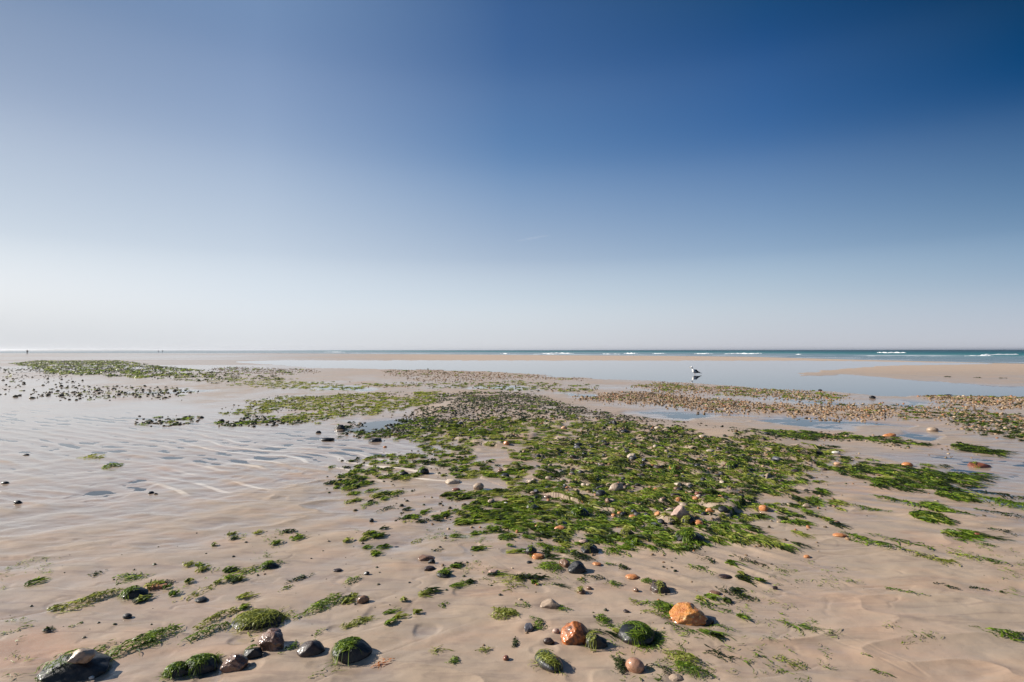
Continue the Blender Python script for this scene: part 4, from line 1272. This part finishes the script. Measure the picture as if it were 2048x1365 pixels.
def sample(poly, n, feather=0.0, thin=-.8):
    """n points spread evenly over the ground inside a polygon drawn on the photograph"""
    xs = [p[0] for p in poly]
    ys = [p[1] for p in poly]
    out = []
    y0, y1 = min(ys) - 2, max(ys) + 2
    inv0, inv1 = 1 / (y1 - 700.5), 1 / (max(y0, 702) - 700.5)
    tot = 0
    while tot < n:
        k = n * 3 + 50
        # ground depth uniform in area: r ~ sqrt
        r = np.sqrt(rg.uniform(inv0 ** 2, inv1 ** 2, k))
        py = 700.5 + 1 / r
        px = rg.uniform(min(xs) - 10, max(xs) + 10, k)
        # even per metre across: keep with chance ~ depth is already in r-weight
        s = (py - 701)
        jx = px + rg.normal(0, 1, k) * feather * s
        jy = py + rg.normal(0, 1, k) * feather * s * .25
        m = inpoly(jx, jy, poly)
        gx_ = CAM_H * FPX / s
        m &= noise((px - 1024) / FPX * gx_ * 1.1, gx_ * .8, 501) + .6 * noise((px - 1024) / FPX * gx_ * 3.3, gx_ * 2.4, 503) > thin
        out.append(np.stack([px[m], py[m]], -1))
        tot += m.sum()
    return np.concatenate(out)[:n]


# zone, stones, size range (m, width), palette, weed tufts, weed size (m), weed tones, place phrase
SCAT = [
    (Z_BANK, 6500, (.03, .085), 'dark', 420, .13, (0, 1.2), 'dark cobble bank behind the green weed bed'),
    (Z_WEEDCORE, 2800, (.025, .085), 'mixed', 1050, .18, (.1, 2.0), 'dense green weed bed'),
    (Z_WEEDCORE, 170, (.07, .14), 'black', 0, .1, (0, 1), 'dense green weed bed'),  # large black stones added for dark contrast, as shadow notches in the bed
    (Z_WEED, 1000, (.02, .07), 'mixed', 1700, .15, (.1, 1.95), 'streaming outer weed bed'),
    (Z_TAN, 4200, (.04, .10), 'tan', 80, .2, (.3, 1.2), 'tan cobble band beyond the lavender pool'),
    (Z_TAN2, 2200, (.04, .10), 'tan', 300, .18, (.5, 1.8), 'thin tan cobble strip by the big pool'),
    (Z_FAR_R, 1300, (.04, .12), 'tan', 60, .25, (.3, 1.3), 'cobble patch right of the big pool'),
    (Z_RSTRIP, 700, (.03, .10), 'mixed', 130, .15, (0, 1.0), 'weedy cobbles at the right edge'),
    (Z_RMID, 900, (.03, .09), 'tan', 100, .16, (0, 1.2), 'loose cobbles right of the tan band'),
    (Z_RLOW, 240, (.03, .08), 'mixed', 240, .18, (.1, 1.3), 'upper right tail of the weed bed'),
    (Z_RSTREAM, 20, (.03, .06), 'mixed', 75, .2, (0, .9), 'streams beyond the lone orange pebble'),
    (Z_LWEED, 900, (.03, .09), 'black', 900, .17, (1.0, 2.1), 'pale weed field left of the cobble bank'),
    (Z_LEDGE, 170, (.05, .13), 'black', 60, .18, (.2, 1.5), 'dark stone row edging the pale weed field'),
    (Z_BAR, 260, (.04, .11), 'black', 110, .16, (0, .8), 'weedy stone bar in the shallow film'),
    (Z_FARL, 2600, (.06, .2), 'black', 2100, .30, (.2, 1.7), 'far weed belt below the distant walker'),
    (Z_FARLROCK, 420, (.08, .2), 'black', 0, .3, (0, 1), 'far weed belt below the distant walker'),
    (Z_LDARK, 300, (.06, .17), 'black', 60, .16, (.4, 1.6), 'dark stones on the far left flat'),
    (Z_LSPECK, 280, (.06, .2), 'black', 10, .2, (.4, 1.6), 'specks of stone near the left edge of the flat'),
    (Z_BROWN1, 1500, (.05, .12), 'tanbrown', 40, .3, (.5, 1.6), 'brown strip left of the big pool'),
    (Z_BROWN2, 2600, (.05, .12), 'tanbrown', 30, .3, (.5, 1.6), 'brown cobble strip along the big pool'),
    (Z_MIDW, 420, (.04, .11), 'mixed', 300, .18, (.5, 1.8), 'thin weed line above the cobble bank'),
    (Z_LW2, 60, (.04, .1), 'black', 260, .25, (1.0, 2.0), 'faint weed streak across the far flat'),
    (Z_FRINGE, 170, (.018, .055), 'mixed', 420, .13, (.3, 1.5), 'lower fringe of the green weed bed'),
    (Z_LFRINGE, 230, (.018, .06), 'black', 230, .12, (.3, 1.6), 'gap beside the bright ripples'),
    (Z_RFRINGE, 8, (.02, .05), 'mixed', 70, .16, (.4, 1.4), 'wisps on sheeted sand at the right'),
    (Z_MIDFG, 95, (.012, .045), 'mixed', 75, .10, (.2, 1.5), 'open sand below the weed bed'),
    (Z_LFG, 75, (.010, .032), 'black', 55, .09, (.4, 1.8), 'open sand near the ripples'),
    (Z_R3, 14, (.02, .05), 'mixed', 190, .2, (0, 1.2), 'long dark tip of the weed bed'),
]
PAL = {'dark': ['black', 'black', 'grey', 'darkbrown', 'black', 'grey', 'brown', 'tan', 'slate'], 'black': ['black', 'black', 'darkbrown', 'black', 'slate'],
       'mixed': ['black', 'grey', 'brown', 'tan', 'orange', 'darkbrown', 'paletan', 'black'], 'tan': ['tan', 'brown', 'tan', 'paletan', 'grey', 'orange', 'darkbrown'],
       'tanbrown': ['brown', 'tan', 'darkbrown', 'brown', 'grey']}
WORD = {'black': 'black', 'grey': 'grey', 'darkbrown': 'dark brown', 'brown': 'brown', 'tan': 'tan', 'slate': 'slate grey', 'orange': 'orange', 'paletan': 'cream'}
peb, wee = [], []
for zi, (poly, ns, sz, pal, nw, ws, tn, place) in enumerate(SCAT):
    if ns:
        for (px, py) in sample(poly, ns, .12):
            s = sz[0] * .7 + (sz[1] * 1.25 - sz[0] * .7) * rg.beta(1.0, 3.4)
            x, y = at(px, py)
            peb.append((s / math.hypot(x, y), x, y, s, zi, px, py))
    if nw:
        for (px, py) in sample(poly, nw, .09, -1.5 if zi == 1 else (-.75 if zi in (3, 12) else -.2)):
            x, y = at(px, py)
            s = ws * rg.uniform(.45, 1.3)
            wee.append((s / math.hypot(x, y), x, y, s, zi, px, py))
peb.sort(key=lambda q: -q[0])
wee.sort(key=lambda q: -q[0])


def in_frame(q):
    return -5 < q[5] < 2053


N_PEB = 296 - len(STONES)
N_WEE = 292 - len(TUFTS)
ind_p, rest_p = [], []
for q in peb:
    (ind_p if len(ind_p) < N_PEB and in_frame(q) else rest_p).append(q)
ind_w, rest_w = [], []
for q in wee:
    (ind_w if len(ind_w) < N_WEE and in_frame(q) else rest_w).append(q)

# individual cobbles of the banks
protos = {}
for i, (sc_, x, y, s, zi, px, py) in enumerate(ind_p):
    rs = np.random.default_rng(9000 + i)
    place = SCAT[zi][7]
    col = PAL[SCAT[zi][3]][int(rs.integers(0, len(PAL[SCAT[zi][3]])))]
    shp = 'angular' if rs.uniform() < .5 else 'rounded'
    key = (col, shp, int(rs.integers(0, 2)))
    if key not in protos:
        pr = np.random.default_rng(abs(hash(str(key))) % 1000 if False else sum(map(ord, str(key))))
        v, f = stone_verts(pr, .5, .42, .33, .8 if shp == 'angular' else .2, 3)
        o = mesh_obj('cobble', v + np.array([0, 0, .14]), f, SM[col])
        protos[key] = o
    else:
        o = protos[key].copy()
        C.objects.link(o)
    k = rs.uniform(.8, 1.15)
    o.scale = (s, s * k, s * rs.uniform(.7, 1.1) * (1 if y < 14 else .62))
    o.rotation_euler = (0, 0, rs.uniform(0, 6.28))
    o.location = (x, y, hz(x, y))
    lab = f'{shp} {WORD[col]} cobble in the {place}'
    tag(o, lab, 'cobble', f'{shp} {WORD[col]} cobbles of the {place}')


def pebble_field(name, rec, mat, sub, label):
    v0, f0 = ICO[sub]
    n = len(rec)
    if not n:
        return
    A = np.array([[q[1], q[2], q[3]] for q in rec])
    rs = np.random.default_rng(len(name))
    v = np.repeat(v0[None], n, 0)
    for k in range(6):
        d = rs.normal(size=(n, 3))
        d /= np.linalg.norm(d, axis=1)[:, None]
        e = np.maximum(np.einsum('nvi,ni->nv', v, d) - rs.uniform(.6, .92, n)[:, None], 0)
        v = v - e[..., None] * d[:, None, :] * .9
    v = v * np.stack([np.full(n, .5), rs.uniform(.36, .5, n), rs.uniform(.22, .36, n)], -1)[:, None, :] * A[:, 2][:, None, None]
    tilt = rs.normal(0, .25, n)
    z = v[..., 2] + v[..., 0] * tilt[:, None]
    th = rs.uniform(0, 6.28, n)
    c, s_ = np.cos(th)[:, None], np.sin(th)[:, None]
    x = v[..., 0] * c - v[..., 1] * s_ + A[:, 0][:, None]
    y = v[..., 0] * s_ + v[..., 1] * c + A[:, 1][:, None]
    hg = height(A[:, 0], A[:, 1])[:, None]
    V3 = np.stack([x, y, z + hg + .06 * A[:, 2][:, None]], -1).reshape(-1, 3)
    F3 = (f0[None] + (np.arange(n) * len(v0))[:, None, None]).reshape(-1, 3)
    o = mesh_obj(name, V3, F3, mat)
    tag(o, label, None, None, 'stuff')


def split(rec, test):
    return [q for q in rec if test(q)]


near = lambda q: math.hypot(q[1], q[2]) < 24
istan = lambda q: SCAT[q[4]][3] in ('tan', 'tanbrown') or (SCAT[q[4]][3] == 'mixed' and (int(q[1] * 977) % 2 == 0))
pebble_field('pebbles', split(rest_p, lambda q: not istan(q) and near(q)), M_PEB_DARK, 2, 'dark weed stained pebbles heaped in the cobble bank')
pebble_field('pebbles', split(rest_p, lambda q: not istan(q) and not near(q)), M_PEB_DARK, 1, 'dark stones speckled over the far sand flat')
pebble_field('pebbles', split(rest_p, lambda q: istan(q) and near(q)), M_PEB_TAN, 2, 'tan and brown pebbles spread in bands by the pools')
pebble_field('pebbles', split(rest_p, lambda q: istan(q) and not near(q)), M_PEB_TAN, 1, 'brown pebbles in strips along the big still pool')


# weed of the beds
def weed_clump(rs, x, y, s, px, py, n, seg=6, flat=False):
    hd0 = flow(px, py) + rs.normal(0, .16)
    r = math.hypot(x, y)
    sw = max(.004, .0012 * r)
    c, sn = math.cos(hd0), math.sin(hd0)
    u, v = rs.uniform(-.25, .15, n) * s, rs.normal(0, .085, n) * s
    hd = hd0 + rs.normal(0, .14, n) + v / s * 1.0
    L_ = rs.uniform(.35, 1.1, n) * s
    mh = s * rs.uniform(.06, .20) * (1 if r < 14 else .3) * (1 if n > 28 else .4) * (.25 if flat else 1)
    hx, hy = x - c * s * .25, y - sn * s * .25

    def zf(xx, yy):
        d2 = ((xx - hx) ** 2 + (yy - hy) ** 2) / (s * .38) ** 2
        return height(xx, yy) + mh * np.sqrt(np.clip(1 - d2, 0, 1))
    return ribbons(np.stack([hx + u * c - v * sn, hy + u * sn + v * c], -1), hd, L_, sw, rs, seg, .28, zf, .003 + .08 * mh)


TW = {0: 'dark green', 1: 'green', 2: 'yellow green'}
for i, (sc_, x, y, s, zi, px, py) in enumerate(ind_w):
    rs = np.random.default_rng(20000 + i)
    tn = SCAT[zi][6]
    tk = tone_key(rs.uniform(*tn), rs)
    full = rs.uniform() < .55
    V3, F4 = weed_clump(rs, x, y, s, px, py, int(rs.integers(30, 50) if full else rs.integers(12, 24)), flat=zi not in (0, 1))
    o = obj_at('seaweed_tuft', V3, F4, M_WEED[tk], (x, y, hz(x, y)))
    ad = 'bushy' if full else 'thin'
    tag(o, f'{ad} {TW[tk]} weed tuft in the {SCAT[zi][7]}', 'seaweed', f'{ad} {TW[tk]} tufts of the {SCAT[zi][7]}')

def bed_z(x, y):
    r = np.hypot(x, y)
    return height(x, y)


Z_FG = [(0, 1130), (600, 1060), (1100, 1060), (1500, 1080), (2048, 1100), (2048, 1365), (0, 1365)]
VV, FF, n0 = [], [], 0
rs = np.random.default_rng(42)
for (px, py) in sample(Z_FG, 330, 0, .15):
    x, y = at(px, py)
    n = int(rs.integers(1, 9))
    V3, F4 = ribbons(np.array([[x, y]]) + rs.normal(0, .018, (n, 2)), flow(px, py) + rs.normal(0, .9, n), rs.uniform(.015, .06, n), .0032, rs, 5, .9, height, .004)
    VV.append(V3)
    FF.append(F4 + n0)
    n0 += len(V3)
tag(mesh_obj('seaweed_crumbs', np.concatenate(VV), np.concatenate(FF), M_WEED[1]), 'crumbs of green weed strewn over the bare sand', None, None, 'stuff')
pebble_field('grit', [(0, *at(px, py), rs.uniform(.003, .010), 0, px, py) for (px, py) in sample(Z_FG, 190, 0, .0)], M_PEB_DARK, 1, 'grit and shell crumbs strewn over the bare sand')

# the rest of the weed: nobody could count it
for tk in (0, 1, 2):
    VV, FF, n0 = [], [], 0
    rs = np.random.default_rng(600 + tk)
    R_, Hd, Ln, Wd, X0 = [], [], [], [], []
    for (sc_, x, y, s, zi, px, py) in rest_w:
        t = np.random.default_rng(int(abs(x * 1000) + abs(y * 7000))).uniform(*SCAT[zi][6])
        if tone_key(t, rs) != tk:
            continue
        r = math.hypot(x, y)
        n = int(np.clip(17 * (9 / r), 6, 22))
        sw = max(.0045, .00115 * r)
        L_ = rs.uniform(.35, 1.15, n) * s
        h0 = flow(px, py) + rs.normal(0, .16)
        v = rs.normal(0, .09 + .01 * min(r, 20) * .5, n)
        hd = h0 + rs.normal(0, .13, n) + v * .8
        u = rs.uniform(-.45, -.05, n) * s
        v = v * s
        R_.append(np.stack([x + u * math.cos(h0) - v * math.sin(h0), y + u * math.sin(h0) + v * math.cos(h0)], -1))
        Hd.append(hd)
        Ln.append(L_)
        X0.append(np.full(n, sw))
    if not R_:
        continue
    R_, Hd, Ln, X0 = np.concatenate(R_), np.concatenate(Hd), np.concatenate(Ln), np.concatenate(X0)
    for lo, hi in ((0, .013), (.013, .022), (.022, .04), (.04, 9)):
        m = (X0 >= lo) & (X0 < hi)
        if not m.any():
            continue
        V3, F4 = ribbons(R_[m], Hd[m], Ln[m], X0[m].mean(), rs, 5, .24, bed_z, .012)
        VV.append(V3)
        FF.append(F4 + n0)
        n0 += len(V3)
    o = mesh_obj('seaweed', np.concatenate(VV), np.concatenate(FF), M_WEED[tk])
    tag(o, ['dark green weed matted over the beds', 'green weed streaming over the beds', 'pale yellow green weed thinly spread on the flat'][tk], None, None, 'stuff')


# ------------------------------------------------------------------ gull standing in the big pool
def loft(rings, n=16):
    """rings: (x, z, ry, rz) along the body in the x-z plane; round sections"""
    vs, fs = [], []
    for (x, z, ry, rz) in rings:
        for k in range(n):
            a = 2 * math.pi * k / n
            vs.append((x, ry * math.cos(a), z + rz * math.sin(a)))
    for i in range(len(rings) - 1):
        for k in range(n):
            fs.append((i * n + k, i * n + (k + 1) % n, (i + 1) * n + (k + 1) % n, (i + 1) * n + k))
    fs.append(tuple(range(n))[::-1])
    fs.append(tuple((len(rings) - 1) * n + k for k in range(n)))
    return vs, fs


def gull(px, py):
    x, y = at(px, py)
    root = empty('seagull', (x, y, -.115), R(6))
    tag(root, 'white gull with black back standing in the still pool', 'bird')
    white, black, grey = plain('white_feather', (.82, .82, .80), .7), plain('black_feather', (.02, .02, .022), .6), plain('tail_feather', (.30, .30, .30), .7)
    yel, pink, eye = plain('yellow_beak', (.65, .42, .06), .4), plain('pink_leg', (.5, .3, .26), .6), plain('dark_eye', (.02, .015, .01), .2)
    # body, neck and head as one surface, bill towards -x
    rings = [(-.245, .545, .004, .004), (-.235, .548, .034, .034), (-.205, .555, .056, .055), (-.165, .55, .060, .064), (-.145, .52, .062, .078), (-.135, .475, .066, .085), (-.125, .42, .090, .105), (-.10, .36, .115, .120), (-.03, .32, .115, .110), (.06, .30, .110, .098), (.15, .275, .085, .075), (.23, .25, .055, .045), (.29, .235, .035, .022), (.31, .23, .008, .006)]
    v, f = loft(rings)
    body = mesh_obj('body', v, f, white, root)
    v, f = loft([(.24, .246, .034, .018), (.32, .226, .05, .012), (.40, .206, .055, .008), (.43, .20, .05, .003)], 12)
    mesh_obj('tail', v, f, grey, root)
    for sy in (-1, 1):
        rg_ = [(.0, .375, .02, .03), (.03, .365, .03, .065), (.08, .345, .034, .08), (.14, .30, .032, .07), (.24, .255, .024, .045), (.33, .222, .015, .025), (.42, .195, .008, .012), (.46, .185, .003, .003)]
        v, f = loft(rg_, 12)
        v = [(a, b + sy * np.interp(a, [-.08, .05, .2, .46], [.075, .095, .07, .02]), c) for a, b, c in v]
        mesh_obj('wing', v, f, black, root)
    v, f = loft([(-.235, .545, .014, .018), (-.27, .542, .011, .015), (-.295, .537, .009, .013), (-.31, .525, .003, .004)], 10)
    mesh_obj('beak', v, f, yel, root)
    for sy in (-1, 1):
        bm = bmesh.new()
        bmesh.ops.create_uvsphere(bm, u_segments=8, v_segments=6, radius=.007, matrix=Matrix.Translation((-.215, sy * .053, .565)))
        me = bpy.data.meshes.new('eye')
        bm.to_mesh(me)
        bm.free()
        me.materials.append(eye)
        o = bpy.data.objects.new('eye', me)
        C.objects.link(o)
        o.parent = root
        # leg: thigh, shank, webbed foot
        vs, fs = [], []
        for (lx, lz, lr) in ((.03, .24, .018), (.035, .19, .010), (.015, .12, .007), (.02, .01, .007), (.02, -.06, .006)):
            for k in range(8):
                a = 2 * math.pi * k / 8
                vs.append((lx + lr * math.cos(a), sy * .05 + lr * math.sin(a), lz))
        for i in range(4):
            for k in range(8):
                fs.append((i * 8 + k, i * 8 + (k + 1) % 8, i * 8 + 8 + (k + 1) % 8, i * 8 + 8 + k))
        b0 = len(vs)
        vs += [(.03, sy * .05, -.052), (-.05, sy * .05 - .035, -.058), (-.06, sy * .05, -.056), (-.05, sy * .05 + .035, -.058), (.03, sy * .05, -.062)]
        fs += [(b0, b0 + 1, b0 + 2), (b0, b0 + 2, b0 + 3), (b0 + 4, b0 + 2, b0 + 1), (b0 + 4, b0 + 3, b0 + 2)]
        mesh_obj('leg', vs, fs, pink, root)


gull(1389, 749.5)


# ------------------------------------------------------------------ distant people
def skin(name, joints, edges, radii, mat, parent):
    me = bpy.data.meshes.new(name)
    me.from_pydata(joints, edges, [])
    o = bpy.data.objects.new(name, me)
    C.objects.link(o)
    o.parent = parent
    md = o.modifiers.new('skin', 'SKIN')
    md.use_smooth_shade = True
    for i, rd in enumerate(radii):
        me.skin_vertices[0].data[i].radius = (rd, rd)
    me.skin_vertices[0].data[0].use_root = True
    o.modifiers.new('sub', 'SUBSURF').levels = 1
    me.materials.append(mat)
    return o


def person(px, py, hgt, jacket, trousers, rz, stride, label, group=None):
    x, y = at(px, py)
    root = empty('person', (x, y, hz(x, y)), rz)
    root.scale = (hgt / 1.75,) * 3
    tag(root, label, 'person', group)
    s = stride
    J = [(0, 0, .93), (0, 0, 1.15), (0, .01, 1.40), (0, 0, 1.50), (0, -.01, 1.60), (0, -.01, 1.70),
         (-.19, 0, 1.40), (-.25, .02, 1.12), (-.25, -.08, .88), (.19, 0, 1.40), (.25, .02, 1.12), (.25, -.10, .88),
         (-.09, 0, .88), (-.11, -.12 * s, .48), (-.11, .05 - .18 * s, .08), (-.11, -.12 - .18 * s, .03),
         (.09, 0, .88), (.11, .10 * s, .48), (.11, .08 + .24 * s, .10), (.11, -.08 + .22 * s, .03)]
    E = [(0, 1), (1, 2), (2, 3), (3, 4), (4, 5), (2, 6), (6, 7), (7, 8), (2, 9), (9, 10), (10, 11), (0, 12), (12, 13), (13, 14), (14, 15), (0, 16), (16, 17), (17, 18), (18, 19)]
    rad = [.13, .13, .14, .055, .09, .075, .07, .045, .035, .07, .045, .035, .09, .06, .04, .04, .09, .06, .04, .04]
    skin('body', J, E, rad, plain('skin_tone', (.4, .25, .18)), root)
    idx = [0, 1, 2, 6, 7, 9, 10]
    JJ = [J[k] for k in idx] + [(-.25, -.05, .95), (.25, -.06, .95)]
    skin('jacket', JJ, [(0, 1), (1, 2), (2, 3), (3, 4), (4, 7), (2, 5), (5, 6), (6, 8)], [.17, .165, .17, .09, .065, .09, .065, .055, .055], plain('jacket_cloth', jacket), root)
    skin('trousers', [(0, 0, .95), J[12], J[13], J[14], J[16], J[17], J[18]], [(0, 1), (1, 2), (2, 3), (0, 4), (4, 5), (5, 6)], [.15, .105, .08, .065, .105, .08, .065], plain('trouser_cloth', trousers), root)
    skin('hair', [(0, .01, 1.66), (0, 0, 1.74)], [(0, 1)], [.10, .08], plain('hair', (.04, .03, .02)), root)


person(54.5, 709.3, 1.8, (.02, .02, .025), (.02, .022, .03), .4, .5, 'lone walker in dark clothes far off near the left edge')
person(317, 706.1, 1.7, (.34, .34, .35), (.28, .28, .3), .6, .8, 'one of two tiny walkers, slightly ahead, beyond the far weed belt')
person(325, 706.1, 1.72, (.32, .33, .34), (.28, .28, .3), .5, .8, 'one of two tiny walkers, slightly behind, beyond the far weed belt')

# ------------------------------------------------------------------ contrail, high and far
ct = NT('contrail_ice')
dfb = ct.node('BsdfTranslucent')
dfb.inputs['Color'].default_value = (.9, .9, .9, 1)
trb = ct.node('BsdfTransparent')
mxx = ct.node('MixShader')
ct.l.new(ct.rng(ct.noise(.004, 3), .3, .75, .0, .065), mxx.inputs[0])
ct.l.new(trb.outputs[0], mxx.inputs[1])
ct.l.new(dfb.outputs[0], mxx.inputs[2])
ct.l.new(mxx.outputs[0], ct.out.inputs['Surface'])


def sky_point(px, py, D):
    d = MN @ np.array([(px - 1024) / FPX, (682.5 - py) / FPX, -1.0])
    d /= np.linalg.norm(d)
    return Vector(d * D) + Vector((0, 0, CAM_H))


p0, p1 = sky_point(1033, 483, 45000), sky_point(1098, 471, 45000)
vs, fs = [], []
ax_ = (p1 - p0).normalized()
u_ = ax_.cross(Vector((0, 0, 1))).normalized()
w_ = ax_.cross(u_)
for i in range(25):
    t = i / 24
    rr = (20 + 55 * math.sin(math.pi * t) ** .7) * (1 + .25 * math.sin(i * 2.3))
    for k in range(10):
        a = 2 * math.pi * k / 10
        vs.append(tuple(p0.lerp(p1, t) + (u_ * math.cos(a) + w_ * math.sin(a)) * rr))
    if i:
        for k in range(10):
            fs.append(((i - 1) * 10 + k, (i - 1) * 10 + (k + 1) % 10, i * 10 + (k + 1) % 10, i * 10 + k))
con = mesh_obj('contrail', vs, fs, ct.m)
tag(con, 'short faint white contrail low in the blue sky', 'contrail')

# ------------------------------------------------------------------ haze
HAZE = 1.7e-4
if HAZE:
    ht = NT('haze_air')
    ht.n.remove(ht.b)
    pv = ht.node('VolumePrincipled')
    pv.inputs['Color'].default_value = (.93, .95, 1.0, 1)
    pv.inputs['Density'].default_value = HAZE
    pv.inputs['Anisotropy'].default_value = .6
    ht.l.new(pv.outputs[0], ht.out.inputs['Volume'])
    S = 6000
    zb, zt = -1.3, 9
    vs = [(a, b, c) for c in (zb, zt) for a, b in ((-S, -S), (S, -S), (S, S), (-S, S))]
    hzb = mesh_obj('haze', vs, [(3, 2, 1, 0), (4, 5, 6, 7), (0, 1, 5, 4), (1, 2, 6, 5), (2, 3, 7, 6), (3, 0, 4, 7)], ht.m, smooth=False)
    tag(hzb, None, None, None, 'stuff')
